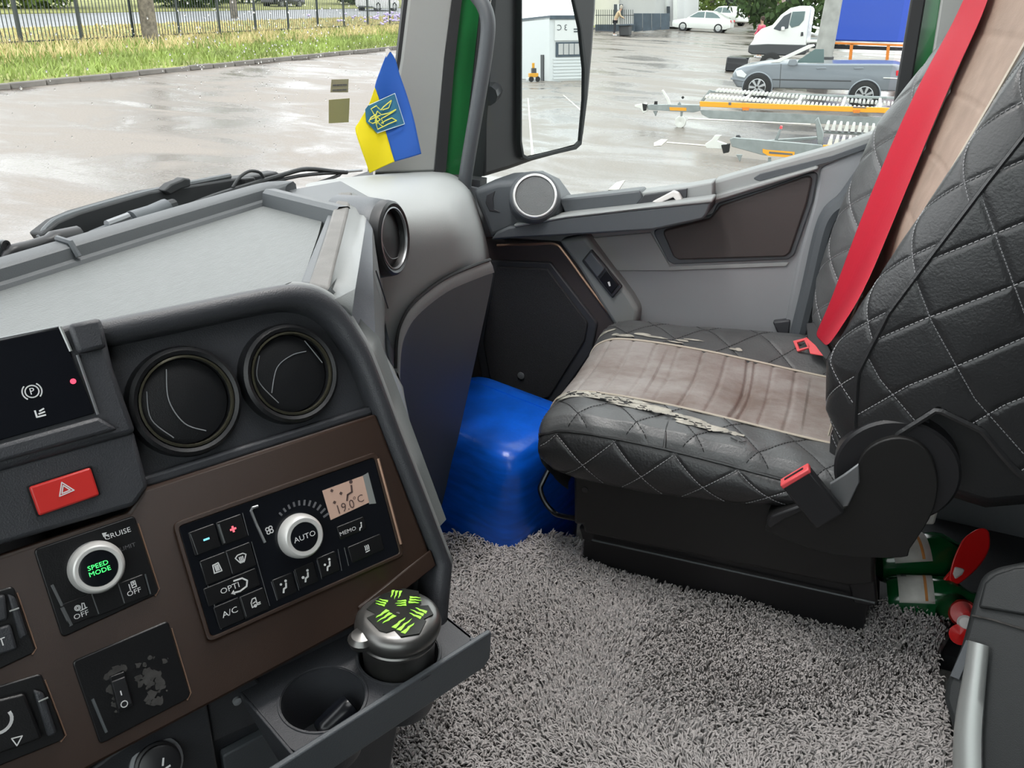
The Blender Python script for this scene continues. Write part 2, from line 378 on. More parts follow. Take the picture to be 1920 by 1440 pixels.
# two small stickers on the windscreen
for nm, m, q, lab in (('vignette_sticker', 'sticker_tan', [(621, 149), (653, 148), (652, 173), (619, 173)], 'small tan sticker with two lines of print high on the windscreen'),
                      ('inspection_sticker', 'sticker_olive', [(616, 187), (655, 184), (653, 229), (616, 231)], 'larger plain olive sticker on the windscreen below the printed one')):
    pts = [ws_hit(*a) - WN*.001 for a in q]
    o = thing(nm, lab, 'sticker', pts[3]); MB().slab(pts, WN, 0, .0006).build('backing', m, o, smooth=0)
    fr = Frame(pts[0], pts[1]-pts[0], pts[3]-pts[0], -WN)
    if 'tan' in m:
        w = np.linalg.norm(pts[1]-pts[0])
        strokes(fr, [[(w*a0, w*v0), (w*a1, w*v0)] for v0 in (.2, .38) for a0, a1 in ((.1, .27), (.33, .45), (.5, .62), (.68, .9))], w*.055, 'label_ink', 'print', o, .0004)
# side window glass of the passenger door
sg = [onx(a, b, 1.185) for a, b in ((985, -560), (1800, -560), (1650, 250), (1330, 350), (1050, 380), (880, 345))]
structure('window_2', MB().slab(sg, (1, 0, 0), 0, .003), 'side_glass', smooth=0)
# ------------------------------------------------------------------ dashboard: control panel turned to the driver
_az, _tt = math.radians(118), math.radians(25)
_h = V(math.sin(_az), math.cos(_az), 0); _nh = V(math.sin(_az+math.pi/2), math.cos(_az+math.pi/2), 0)
_v = V(0, 0, -1)*math.cos(_tt)+_nh*math.sin(_tt); _n = np.cross(_v, _h); _n = _n if _n @ _nh > 0 else -_n
PF = Frame(CAM+ray(334, 995)*.70, _h, _v, _n)
def U(px, py, n=0.0): return PF.px(px, py, n)
def pslab(name, m, pts, t0, t1, parent, bevel=.0015, **k): return MB().slab(PF.P(pts), PF.n, t0, t1).build(name, m, parent, bevel=bevel, **k)
dash = thing('dashboard', 'grey dashboard with storage tray on top and brown control panel facing the driver', 'dashboard', (.2, .6, .1))
# bezel running over the vents and down the right edge
outer = [(-.014, -.186), (.06, -.186), (.13, -.186), (.160, -.184), (.183, -.175), (.201, -.157), (.212, -.13), (.220, -.098), (.229, -.02), (.238, .05), (.2475, .131)]
inner = [(-.014, -.163), (.06, -.163), (.125, -.163), (.148, -.161), (.167, -.154), (.182, -.140), (.192, -.118), (.2005, -.09), (.209, -.02), (.218, .05), (.2275, .124)]
so = spline(outer, 5)+[V(.219, .198)]; si = spline(inner, 5)+[V(.199, .190)]
MB().grid([[PF.p(*(o_*(1-f)+i_*f), n_) for o_, i_ in zip(so, si)] for f, n_ in ((0, -.035), (0, -.004), (.06, .001), (.18, .005), (.4, .0068), (.65, .0062), (.85, .003), (.96, -.003), (1.0, -.012), (1.0, -.03))]).build('bezel', 'charcoal_plastic', dash, smooth=60)
pslab('vent_plate', 'charcoal_plastic', [(-.03, -.17), (.17, -.168), (.205, -.10), (.215, -.035), (-.02, -.03)], -.03, -.016, dash)
pslab('plate_ledge', 'charcoal_plastic', [(-.014, -.052), (.208, -.052), (.209, -.043), (-.014, -.042)], -.03, -.006, dash, bevel=.003)
i0 = 14                                                   # pale flank of the console just outside the bezel
off = [V(.0115, -.003*max(0, 1-(k-i0)/12)) for k in range(i0, len(so))]
MB().grid([[PF.p(*(so[k]+off[k-i0]*f), n_) for k in range(i0, len(so))] for f, n_ in ((0, -.008), (.35, -.009), (.8, -.013), (1.0, -.022), (1.05, -.10), (1.05, -.22))]).build('console_side', 'grey_plastic', dash, smooth=60)
# brown panel
brown = pslab('control_panel', 'brown_panel', [(-.36, -.027), (-.032, -.028), (-.016, -.043), (.2075, -.0435), (.2275, .124), (.140, .1445), (.002, .151), (-.36, .163)], -.014, 0, dash, bevel=.003)
pslab('panel_glow_edge', 'brown_panel', [(.135, .128), (.226, .106), (.2275, .124), (.140, .1445)], 0, .003, dash, bevel=.0025)
# left pod with the parking brake display
pod = pslab('display_pod', 'charcoal_plastic', [U(*p) for p in ((-170, 668), (112, 614), (128, 610), (188, 601), (208, 690), (252, 812), (-170, 930))], -.03, .010, dash, bevel=.005, seg=3)
pslab('pod_shoulder', 'charcoal_plastic', [U(*p) for p in ((120, 612), (182, 600), (194, 655), (140, 668))], .010, .017, dash, bevel=.004)
pslab('pod_ledge', 'charcoal_plastic', [U(*p) for p in ((-170, 925), (248, 806), (276, 912), (250, 948), (-170, 1070))], -.03, .006, dash, bevel=.004, seg=3)
pslab('display_frame', 'charcoal_plastic', [U(*p) for p in ((-170, 880), (178, 782), (215, 806), (-170, 912))], .010, .016, dash, bevel=.004)
scr = thing('parking_brake_display', 'black display with white parking brake symbol at the left edge of the dashboard', 'display', PF.p(-.14, -.13))
sb = pslab('screen', 'gloss_black', [U(*p) for p in ((-170, 676), (107, 617), (127, 663), (138, 690), (172, 776), (-170, 874))], .009, .0125, scr, bevel=.0008)
def edge(name, m, a, b, w, n0, parent):
    return MB().tube([PF.p(*U(*a), n0), PF.p(*U(*b), n0)], w, 6).build(name, m, parent)
edge('bright_edge', 'steel_grey', (-120, 662), (105, 616), .0008, .0125, scr); edge('bright_edge', 'silver_paint', (108, 616), (128, 661), .0013, .0125, scr); edge('bright_edge', 'steel_grey', (140, 668), (178, 778), .0012, .0125, scr)
c = U(60, 734, .0125); z = .0125
def arc(cu, cv, r, a0, a1, k=10): return [(cu+r*math.cos(q), cv+r*math.sin(q)) for q in np.linspace(math.radians(a0), math.radians(a1), k)]
strokes(PF, [arc(*c, .0046, 0, 360, 24), arc(*c, .0066, -48, 48), arc(*c, .0066, 132, 228)], .0009, 'white_print', 'brake_symbol', scr, z); text(PF, 'P', *c, .0072, 'white_print', 'brake_letter', scr, z)
c = U(75, 773, .0125); strokes(PF, [[(c[0]-.003, c[1]-.002), (c[0]-.003, c[1]+.003), (c[0]+.003, c[1]+.003)], [(c[0], c[1]-.001), (c[0]+.003, c[1]-.002)], [(c[0]-.001, c[1]+.001), (c[0]+.003, c[1]+.0005)]], .0012, 'white_print', 'trailer_symbol', scr, z)
c = U(137, 715, .0125); MB().slab(PF.P(circle(*c, .0022, 10), z), PF.n, 0, .0008).build('warning_lamp', 'red_lamp', scr)
# hazard switch
hz = thing('hazard_switch', 'red rectangular hazard warning switch with white triangle', 'switch', PF.p(*U(118, 920)))
hp = [U(*p, .008) for p in ((53, 913), (168, 876), (185, 928), (72, 967))]
MB().slab(PF.P(rpoly([np.array(p)+(np.array(p)-np.mean(hp, 0))*.06 for p in hp], .002), 0), PF.n, -.002, .0085).build('surround', 'black_plastic', hz)
MB().slab(PF.P(rpoly(hp, .002), 0), PF.n, .0, .0125).build('button', 'red_button', hz, bevel=.0015)
c = np.array(U(122, 918, .0125))
for r in (.0062, .0036): stroke(PF, [c+r*V(math.cos(q), math.sin(q)) for q in (-math.pi/2-.12, math.pi/6-.12, 5*math.pi/6-.12)], .0008, 'white_print', 'triangle', hz, .0126, closed=True)

# round air vents
def vent(label, O, ax, ref, R, parts_kind, flap):
    t = thing('air_vent', label, 'air vent', O); k = R/.046
    S = lambda pr: [(a*k, b*k) for a, b in pr]
    MB().lathe(O, ax, S([(.047, -.02), (.047, -.006), (.0455, .0005), (.0425, .003), (.0395, .0015), (.0375, -.003), (.0365, -.012)]), 48, ref).build('housing', 'vent_black', t)
    MB().lathe(O, ax, S([(.0385, -.001), (.0385, .0018), (.0368, .0022), (.0360, .0005), (.0360, -.001)]), 48, ref).build('ring', parts_kind, t)
    MB().lathe(O, ax, S([(.0365, -.013), (.0355, -.008), (.025, -.0062), (.0, -.0055)]), 40, ref).build('flap', 'vent_black', t)
    a = unit(np.array(ref, float)-unit(ax)*(np.array(ref, float) @ unit(ax))); b = np.cross(unit(ax), a)
    for arcpts in flap:
        MB().tube([np.array(O)+(a*p[0]+b*p[1])*R+unit(ax)*(-.0052*k+.0006) for p in spline(arcpts, 6)], .0005*k, 6).build('flap_edge', 'mid_grey_plastic', t)
    return t
VU = V(0, 0, 1)
cL = PF.p(*U(352, 752, -.002), -.003); cR = PF.p(*U(549, 700, -.002), -.003)
vent('round black air vent with a curved flap seam left of its twin', cL, PF.n, -PF.v, .0475, 'ring_gloss', [[(.65, .17), (.1, .28), (-.38, .13), (-.62, -.2)], [(.35, .60), (-.15, .66), (-.58, .38)]])
vent('round black air vent under the rounded corner of the bezel', cR, PF.n, -PF.v, .0465, 'ring_gloss', [[(-.27, .48), (.18, .24), (.35, -.12), (.36, -.45)], [(.58, -.48), (.05, -.73)], [(.5, .52), (.05, .68), (-.50, .40)]])

# ------------------------------------------------------------------ climate unit
cu = thing('climate_control_unit', 'black climate control unit with silver dial and temperature display', 'climate control', PF.p(.096, .097))
cb = pslab('body', 'gloss_black', rect(0, -.004, .1925, .097, .004), -.012, .0015, cu, bevel=.001); MATS['gloss_black'].node_tree.nodes['Principled BSDF'].inputs['Roughness'].default_value = .22
ro, ri_ = rect(-.003, -.008, .1965, .1, .006), rect(.0005, -.0035, .192, .0965, .004)
MB().ring(PF.P(ro), PF.P(ri_), PF.n, -.006, .0026).build('frame', 'brown_panel', cu, bevel=.0008)
MB().tube([PF.p(.1955, -.001, .0022), PF.p(.1955, .088, .0022)], .0017, 8).build('copper_edge_highlight', 'copper_trim', cu)  # highlight on the right edge put into a copper-coloured tube
N0 = .0015
def button(name, c, w, h, parent, m='black_plastic', n0=N0, skew=0.0, hgt=.0014):
    return MB().slab(PF.P(rect(c[0]-w/2, c[1]-h/2, c[0]+w/2, c[1]+h/2, .0012)), PF.n, n0-.002, n0+hgt).build(name, m, parent, bevel=.0006)
def icon(lines, c, s, parent, w=.0010, m='white_print', n0=N0+.0015, fills=(), name='symbol'):
    c = np.array(c); s = s*(.88 if m == 'white_print' else 1); w = w*.9; return strokes(PF, [[c+V(*p)*s for p in l] for l in lines], w, m, name, parent, n0, fills=[[c+V(*p)*s for p in f] for f in fills])
circ = lambda x, y, r, k=12: [(x+r*math.cos(q), y+r*math.sin(q)) for q in np.linspace(0, 2*math.pi, k)]
UC = lambda x, y: np.array(U(x, y, N0+.0015))
man = [[(.35, -.55), (.2, .1), (-.25, .2), (-.45, .75)]]; manhead = [circ(.4, -.95, .22)]
B = {}
def cbtn(key, px, w, h): B[key] = button('button', UC(*px), w, h, cu); return B[key]
b = cbtn('minus', (384, 1012), .0225, .021); icon([[(-.7, 0), (.7, 0)]], UC(387, 1011), .003, b, .0018, 'blue_print')
b = cbtn('plus', (435, 993), .0225, .021); icon([[(-.7, 0), (.7, 0)], [(0, -.7), (0, .7)]], UC(437, 992), .0032, b, .0019, 'red_print')
b = cbtn('rear', (405, 1066), .0225, .022); icon([[(-.5, -.7), (.5, -.8), (.75, .8), (-.6, .75), (-.5, -.7)], [(-.2, -.5), (-.15, .5)], [(.05, -.5), (.1, .5)], [(.3, -.5), (.35, .5)]], UC(406, 1065), .0055, b)
b = cbtn('front', (452, 1047), .0225, .022); icon([[(-1, -.3), (-.5, -.7), (.5, -.7), (1, -.3), (.45, .7), (-.45, .7), (-1, -.3)], [(-.3, -.2), (-.3, .9)], [(0, -.2), (0, .9)], [(.3, -.2), (.3, .9)]], UC(452, 1046), .0055, b)
b = cbtn('opti', (436, 1101), .047, .0165); c = UC(431, 1103); text(PF, 'OPTI', *c, .0070, 'white_print', 'lettering', b, N0+.0016, sx=1.15); icon([[(-.2, -.55), (.6, -.5), (1, -.1), (.8, .4), (.1, .6), (-.6, .5)]], UC(445, 1098), .0105, b, .0015, fills=[[(-.75, .5), (-.45, .25), (-.4, .75)]])
b = cbtn('ac', (430, 1150), .0225, .0205); text(PF, 'A/C', *UC(431, 1148), .0074, 'white_print', 'lettering', b, N0+.0016, sx=1.15)
b = cbtn('recirc', (477, 1131), .0225, .0205); icon([[(-.6, .7), (-.6, -.2), (-.2, -.8), (.4, -.8), (.4, .5), (-.6, .7)], [(-.3, 0), (.2, -.1)], [(.6, .3), (1, .3)], [(.5, .6), (1, .6)]], UC(477, 1130), .0055, b, .0009, fills=[circ(0, .6, .3)])
for k_, (x, y) in enumerate(((534, 1101), (575, 1081), (616, 1060))):
    b = cbtn('mode', (x, y-2), .019, .019, ); icon(man, UC(x, y), .0062, b, .0017, fills=manhead+([circ(-.5, -.7, .2)] if k_ == 0 else [circ(-.65, -.1, .25)] if k_ == 1 else [circ(-.6, -.35, .2)]))
b = cbtn('memo', (660, 990), .029, .0125); text(PF, 'MEMO', *UC(652, 996), .0052, 'white_print', 'lettering', b, N0+.0016, sx=1.2); icon(man, UC(676, 988), .0042, b, .0011, fills=manhead)
b = cbtn('heater', (687, 1028), .036, .016); icon([[(-.5, -.8), (-.4, -.2), (-.5, .4)], [(0, -.8), (.1, -.2), (0, .4)], [(.5, -.8), (.6, -.2), (.5, .4)], [(-.6, .9), (.6, .8)]], UC(688, 1028), .004, b)
icon([circ(x, y, .42, 9) for x, y in ((-.45, -.35), (.4, -.45), (.45, .4), (-.35, .45))], UC(505, 994), .0042, cu, .0009, name='fan_symbol')
for a_, b_, w_ in (((357, 1001), (371, 1040), .0011), ((410, 983), (421, 1018), .0022), ((455, 962), (466, 1004), .0007), ((425, 1036), (436, 1075), .0010), ((376, 1056), (389, 1096), .0008), ((390, 1098), (404, 1140), .0008), ((404, 1141), (415, 1180), .0008),
                   ((451, 1119), (462, 1156), .0010), ((472, 1016), (506, 1136), .0006), ((509, 1091), (520, 1126), .0008), ((551, 1071), (561, 1107), .0006), ((594, 1051), (604, 1086), .0006), ((634, 1030), (641, 1070), .0006), ((646, 1027), (654, 1061), .0009)):
    MB().tube([PF.p(*UC(*a_), N0+.001), PF.p(*UC(*b_), N0+.001)], w_/2, 6).build('divider', 'steel_grey', cu)
MB().tube([PF.p(*UC(*q), N0+.001) for q in ((484, 949), (474, 952), (471, 958), (482, 985), (497, 1017))], .0013, 8).build('silver_guide', 'steel_grey', cu)
for q in range(11):
    a_ = math.radians(-120+q*10.5); c = UC(566, 1000); p0, p1 = c+V(math.cos(a_), math.sin(a_))*.026, c+V(math.cos(a_), math.sin(a_))*(.0285+.0003*q)
    stroke(PF, [p0, p1], .0019, 'dim_print', 'fan_tick', cu, N0)
def dial(parent, c, R, r2, H, n0, ltxt, m, tsz, name='dial', tsx=1.1):
    O = PF.p(*c, n0)
    d = MB().lathe(O, PF.n, [(R, -.002), (R*1.0, H*.25), (R*.97, H*.6), (R*.88, H*.94), (R*.82, H), (r2*1.05, H*.98), (r2*1.03, H*.85)], 48).build(name, 'silver_knob', parent)
    MB().lathe(O, PF.n, [(r2*1.04, H*.6), (r2*1.02, H*.93), (r2*.9, H*.96), (0, H*.97)], 40).build('cap', 'gloss_black', d)
    for i, s_ in enumerate(ltxt):
        q = i-(len(ltxt)-1)/2; text(PF, s_, c[0], c[1]+q*tsz*.95, tsz, m, 'lettering', d, n0+H*.985, rot=0, sx=tsx)
dial(cu, UC(566, 1003)+V(-.002, 0), .0206, .0128, .013, N0, ['AUTO'], 'white_print', .0070)
dsp = [U(*p, N0) for p in ((604, 920), (680, 892), (692, 942), (620, 975))]
d_ = MB().slab(PF.P(dsp), PF.n, N0-.002, N0+.0004).build('display', 'lcd_brown', cu, smooth=0)
MB().slab(PF.P([U(*p, N0) for p in ((680, 892), (690, 886), (705, 944), (692, 945))]), PF.n, N0-.002, N0+.0003).build('display_edge', 'silver_paint', cu, smooth=0)
UD = lambda x, y: np.array(U(x, y, N0+.0005))
text(PF, '19.0', *UD(647, 951), .0125, 'lcd_ink', 'digits', d_, N0+.0005, rot=-.03, sx=.95); text(PF, '°C', *UD(672, 937), .0105, 'lcd_ink', 'digits', d_, N0+.0005, sx=1.0)
icon([[(.35, -.75), (.2, .1), (-.5, .25), (-.8, .95)]], UD(657, 922), .0072, d_, .0020, 'lcd_ink', N0+.0005, [circ(.42, -1.25, .26)])
for x, y in ((622, 920), (639, 925), (627, 942)): icon([], UD(x, y), .0018, d_, .001, 'lcd_ink', N0+.0005, [[(-1, 0), (0, -1), (1, 0), (0, 1)]])

# ------------------------------------------------------------------ switch modules on the brown panel
def module(name, label, cat, pts, rimcorner=True):
    t = thing(name, label, cat, PF.p(*pts[2])); pp = rpoly(pts, .004)
    MB().slab(PF.P(pp), PF.n, -.012, .0012).build('body', 'black_plastic', t, bevel=.0012)
    a, b, c_ = [np.array(q) for q in (pts[1], pts[2], pts[3])]; o = V(.0008, .0006)
    MB().tube([PF.p(*(a*.9+b*.1+o), .0006), PF.p(*(b*.94+a*.06+o), .0006), PF.p(*(b*.94+c_*.06+o), .0006)], .0006, 6).build('copper_edge_highlight', 'copper_trim', t)  # thin copper rim with the module's edge highlight put into its colour
    return t
s1 = module('speed_control_module', 'black switch module with silver speed mode dial', 'switch', [U(62, 1030), U(252, 966), U(299, 1112), U(116, 1196)])
M0 = .0012; UM = lambda x, y: np.array(U(x, y, M0+.0012))
dial(s1, UM(183, 1062)+V(-.001, 0), .0208, .0138, .012, M0, ['SPEED', 'MODE'], 'green_glow', .0052, tsx=1.1)
text(PF, 'CRUISE', *UM(221, 1001), .0058, 'white_print', 'lettering', s1, M0, sx=1.1); text(PF, 'LIMIT', *UM(240, 1026), .0048, 'dim_print', 'lettering', s1, M0, sx=1.1)
icon([[(-.6, -.4), (.8, .8)]], UM(199, 1003), .0028, s1, .0010, n0=M0, fills=[[(-1, -.9), (.5, -.7), (-.8, .6)]], name='arrow')
b = button('button', UM(150, 1143), .0215, .0185, s1, n0=M0); text(PF, 'OFF', *UM(152, 1153), .0058, 'white_print', 'lettering', b, M0+.0015, sx=1.1); icon([circ(-.5, 0, .55), circ(-.5, 0, .28), [(.3, .6), (.5, -.6), (.9, -.5), (.9, .5)], [(-.2, .8), (1.2, .6)]], UM(150, 1138), .0042, b, .0008, n0=M0+.0015)
b = button('button', UM(200, 1126), .0215, .0185, s1, n0=M0)
b = button('button', UM(249, 1106), .0215, .0185, s1, n0=M0); text(PF, 'OFF', *UM(251, 1110), .0058, 'white_print', 'lettering', b, M0+.0015, sx=1.1); icon([[(-.4, -1), (.6, -1), (.6, .6), (-.4, .6), (-.4, -1)], [(-1, -.6), (-1, 1)], [(-.4, 0), (.6, -.2)]], UM(250, 1097), .0035, b, .0008, n0=M0+.0015, fills=[circ(.1, -.6, .25)])
edge('bright_edge', 'steel_grey', (97, 1096), (116, 1135), .0012, .0015, s1); edge('bright_edge', 'steel_grey', (116, 1138), (133, 1172), .0016, .0015, s1); edge('bright_edge', 'steel_grey', (171, 1113), (184, 1150), .0005, .0025, s1); edge('bright_edge', 'steel_grey', (220, 1092), (232, 1130), .0005, .0025, s1); edge('bright_edge', 'rim_plastic', (271, 1076), (281, 1113), .0006, .0020, s1)
s2 = module('rocker_switch_module', 'dusty black blanking plate holding a small rocker switch', 'switch', [U(134, 1240), U(315, 1163), U(358, 1307), U(187, 1396)])
rk = U(222, 1300, .002); MB().slab(PF.P(rpoly([U(*p, .002) for p in ((205, 1268), (232, 1258), (250, 1322), (221, 1337))], .001)), PF.n, 0, .0042).build('switch_frame', 'black_plastic', s2, bevel=.0006)
rk = MB().slab(PF.P(rpoly([U(*p, .005) for p in ((208, 1278), (234, 1268), (248, 1318), (222, 1330))], .001)), PF.n, .004, .0062).build('rocker', 'satin_black', s2, bevel=.001)
stroke(PF, [U(226, 1296, .0063), U(228, 1303, .0063)], .0009, 'white_print', 'mark_on', rk, .0063); strokes(PF, [[np.array(U(233, 1320, .0063))+V(*p)*.0025 for p in circ(0, 0, 1)]], .0007, 'white_print', 'mark_off', rk, .0063)
ds = MB()
for i in range(70):
    t_ = random.random(); x, y = random.gauss(282, 16), random.gauss(1280, 24)
    if i < 22: x, y = (200+18*t_+random.uniform(-3, 3), 1262+75*t_) if i < 14 else (205+30*t_, 1262-12*t_+random.uniform(-3, 3))
    r_ = random.uniform(.0006, .0038); c = U(x, y, .0012); ds.slab(PF.P([(c[0]+r_*random.uniform(.5, 1.3)*math.cos(q), c[1]+r_*random.uniform(.5, 1.3)*math.sin(q)) for q in np.linspace(0, 2*math.pi, 8, endpoint=False)], .0013), PF.n, 0, .00015+.00001*i)
tag(ds.build('dust_patch', 'dust', s2, smooth=0), kind='stuff')
edge('bright_edge', 'rim_plastic', (173, 1310), (199, 1372), .0012, .0015, s2)
s3 = module('key_switch_module', 'black switch module cut by the left frame edge with letter T on a key', 'switch', [U(-150, 1150), U(25, 1098), U(68, 1222), U(-110, 1306)])
b = MB().slab(PF.P([U(*p) for p in ((-120, 1150), (8, 1112), (14, 1160), (-120, 1200))]), PF.n, .001, .006).build('key', 'charcoal_plastic', s3, bevel=.002)
b = MB().slab(PF.P([U(*p) for p in ((-120, 1206), (18, 1168), (32, 1215), (-110, 1262))]), PF.n, .001, .006).build('key', 'charcoal_plastic', s3, bevel=.002); text(PF, 'T', *U(4, 1204, .006), .0085, 'white_print', 'lettering', b, .0062)
MB().slab(PF.P([U(*p) for p in ((12, 1112), (28, 1118), (52, 1190), (36, 1198))]), PF.n, .001, .0045).build('side_rail', 'charcoal_plastic', s3, bevel=.002); edge('bright_edge', 'silver_paint', (16, 1144), (34, 1138), .0007, .006, s3)
s4 = module('rotary_switch_module', 'black switch module at the lower left with white arc and arrow', 'switch', [U(-150, 1330), U(77, 1262), U(124, 1385), U(-110, 1480)])
b = MB().slab(PF.P([U(*p) for p in ((-120, 1335), (44, 1296), (78, 1380), (-110, 1450))]), PF.n, .001, .007).build('key', 'black_plastic', s4, bevel=.002)
c = np.array(U(-4, 1352, .007)); strokes(PF, [[c+V(math.cos(q), math.sin(q))*.0088 for q in np.linspace(-.3, 2.2, 12)]], .0022, 'white_print', 'arc', b, .0072); c = np.array(U(33, 1388, .007)); stroke(PF, [c+V(*p)*.0035 for p in ((-.9, -.9), (1, -.5), (-.4, 1))], .0008, 'white_print', 'arrow', b, .0072, closed=True)
MB().slab(PF.P([U(*p) for p in ((60, 1290), (80, 1296), (106, 1372), (88, 1380))]), PF.n, .001, .0055).build('side_rail', 'charcoal_plastic', s4, bevel=.002); edge('bright_edge', 'silver_paint', (70, 1312), (88, 1304), .0007, .0065, s4)

# ------------------------------------------------------------------ lower console and drawer
LQ = Frame(PF.p(0, .150, -.030), PF.u, (0, 0, -1), _nh)
def U2(px, py, n=0.0): return LQ.px(px, py, n)
def lslab(name, m, pts, t0, t1, bevel=.002): return MB().slab(LQ.P(pts), LQ.n, t0, t1).build(name, m, dash, bevel=bevel)
lslab('lower_console', 'charcoal_plastic', [(-.40, -.01), (.215, -.02), (.205, .10), (.13, .47), (-.40, .47)], -.30, 0, .004)
lslab('lower_panel', 'charcoal_plastic', [U2(*p) for p in ((60, 1500), (200, 1400), (330, 1318), (378, 1300), (412, 1500), (200, 1640))], 0, .012)
lslab('upper_strip', 'charcoal_plastic', [U2(*p) for p in ((382, 1300), (470, 1258), (520, 1330), (394, 1385))], 0, .006)
lslab('storage_lid', 'slate_plastic', rpoly([U2(*p) for p in ((410, 1405), (500, 1358), (560, 1400), (600, 1560), (440, 1640))], .004), 0, .010, .003)
MB().lathe(LQ.p(*U2(438, 1305), .006), LQ.n, [(.004, 0), (.004, .003), (0, .004)], 12).build('rivet', 'mid_grey_plastic', dash)
lk = thing('push_knob', 'black ribbed push knob with white mark under the brown panel', 'knob', LQ.p(*U2(300, 1440)))
kO = LQ.p(*U2(290, 1428, .012), .012); kn = unit(PF.n+V(0, 0, .15))
for q_, (r0, h0, h1) in enumerate(((.0215, 0, .010), (.0185, .010, .016), (.0165, .016, .022))):
    MB().lathe(kO, kn, [(r0, h0), (r0, h1-.001), (r0-.0015, h1)], 32, caps=True).build('ring' if q_ else 'collar', 'mid_grey_plastic' if q_ == 0 else 'satin_black', lk)
KF = Frame(kO+kn*.0222, PF.u, np.cross(kn, PF.u)*(1 if np.cross(kn, PF.u)[2] < 0 else -1), kn)
strokes(KF, [[(.004, -.005), (.002, .0)], [(-.002, .004), (.007, .003)]], .0015, 'white_print', 'mark', lk, .0)
# drawer pulled out below the panel
DZ = .612
_da = math.radians(114); dh = V(math.sin(_da), math.cos(_da), 0); dn = V(math.sin(_da+math.pi/2), math.cos(_da+math.pi/2), 0)
DF = Frame(onz(748, 1225, DZ), dh, dn, (0, 0, 1))           # u along the drawer, v towards the driver
dw = thing('cup_holder_drawer', 'open pull-out drawer with two round cup holders below the brown panel', 'drawer', DF.p(-.05, 0, -.08))
hc = [np.array(DF.px(606, 1309)), np.array([0.0, 0.0])]; HR = [.0375, .0385]
fu = np.array(DF.px(915, 1187)); fl = np.array(DF.px(527, 1440)); vf = (fu[1]+fl[1])/2-.003
uL, uR, vB = hc[0][0]-.050, fu[0]-.016, -.075
um = (hc[0][0]+hc[1][0])/2
def hole_cell(c, r, q, k=48):
    out, inn = [], []
    for a in np.linspace(0, 2*math.pi, k, endpoint=False)+.01:
        d = V(math.cos(a), math.sin(a)); t = min(((q[2] if d[0] > 0 else q[0])-c[0])/d[0], ((q[3] if d[1] > 0 else q[1])-c[1])/d[1])
        out.append(tuple(c+d*t)); inn.append(tuple(c+d*r))
    return out, inn
tp = MB()
for i, (c, r) in enumerate(zip(hc, HR)):
    o_, i_ = hole_cell(c, r, (uL if i == 0 else um, vB, um if i == 0 else uR, vf)); tp.ring(DF.P(o_), DF.P(i_), DF.n, -.006, 0)
    for a, b in ((r+.002, 0.0),):
        pass
tp.build('top', 'charcoal_plastic', dw, smooth=30)
for c, r in zip(hc, HR):
    MB().lathe(DF.p(*c), (0, 0, 1), [(.0, -.062), (r*.86, -.062), (r*.90, -.055), (r*1.0, -.002), (r*1.02, .0012), (r*1.07, .0012), (r*1.09, -.001)], 48).build('cup', 'charcoal_plastic', dw)
MB().slab([DF.p(a, vf, b) for a, b in ((uL-.09, .004), (fu[0]+.001, .004), (fu[0]+.0005, -.030), (fu[0]-.008, -.038), (uL-.09, -.038))], dn, 0, .006).build('front', 'slate_plastic', dw, bevel=.0015)
MB().slab([DF.p(uL, a, b) for a, b in ((vB, 0), (vf, 0), (vf, -.036), (vf-.03, -.030), (vB+.03, -.012))], dh, -.003, 0).build('side_wall', 'charcoal_plastic', dw, bevel=.0008)
MB().slab([DF.p(uR, a, b) for a, b in ((vB, 0), (vf, 0), (vf, -.036), (vf-.03, -.030), (vB+.03, -.012))], dh, -.003, .001).build('side_wall', 'slate_plastic', dw, bevel=.0008)
# metal ashtray standing in the right holder
at = thing('metal_ashtray', 'grey metal lidded ashtray with green clawed stickers on its lid', 'ashtray', DF.p(0, 0, -.06))
aO = DF.p(0, 0, 0)
MB().lathe(aO, (0, 0, 1), [(.030, -.060), (.033, -.056), (.0345, .0), (.0355, .022), (.037, .024)], 48).build('body', 'ashtray_metal', at)
lid = MB().lathe(aO, (0, 0, 1), [(.0345, .0235), (.0375, .024), (.0380, .0265), (.0368, .028), (.0372, .030), (.0405, .034), (.0412, .038), (.0400, .0435), (.0360, .0478), (.030, .0492), (0, .0500)], 56).build('lid', 'ashtray_metal', at)
hinge = aO - dh*.038 + V(0, 0, .036) - dn*.004
MB().lathe(hinge, (0, 0, 1), [(.005, -.008), (.012, -.002), (.0135, .004), (.010, .0085), (0, .0105)], 20).build('hinge_bulge', 'ashtray_metal', lid)
LF = Frame(aO+V(0, 0, .0496), unit(DI*V(1, 1, 0)), (0, 0, 0) if 0 else -unit(np.cross(V(0, 0, 1), unit(DI*V(1, 1, 0)))), (0, 0, 1))
_rt = unit(RI*V(1, 1, 0)); _bk = unit(np.cross(_rt, V(0, 0, 1)));
LF = Frame(aO+V(0, 0, .0498), _rt, _bk if _bk @ DI < 0 else -_bk, (0, 0, 1))
for k_, (pts, lb) in enumerate((([(-.026, -.004), (-.016, -.022), (.002, -.030), (.010, -.018), (-.004, -.006), (-.014, .004), (-.020, .000)], 0), ([(.0, -.030), (.014, -.027), (.018, -.012), (.010, -.006), (.006, -.014)], 0),
                           ([(-.024, .006), (-.010, -.004), (.004, .002), (.002, .018), (-.006, .022), (-.012, .020)], 0), ([(-.001, .004), (.012, -.002), (.024, .008), (.020, .022), (.006, .026), (-.001, .018)], 0), ([(.010, -.008), (.024, -.010), (.029, .000), (.022, .006), (.012, .000)], 0))):
    MB().slab(LF.P([(a*1.16, b*1.2) for a, b in pts]), LF.n, -.001, .0002+.0001*k_).build('sticker', 'logo_black', lid, smooth=0)
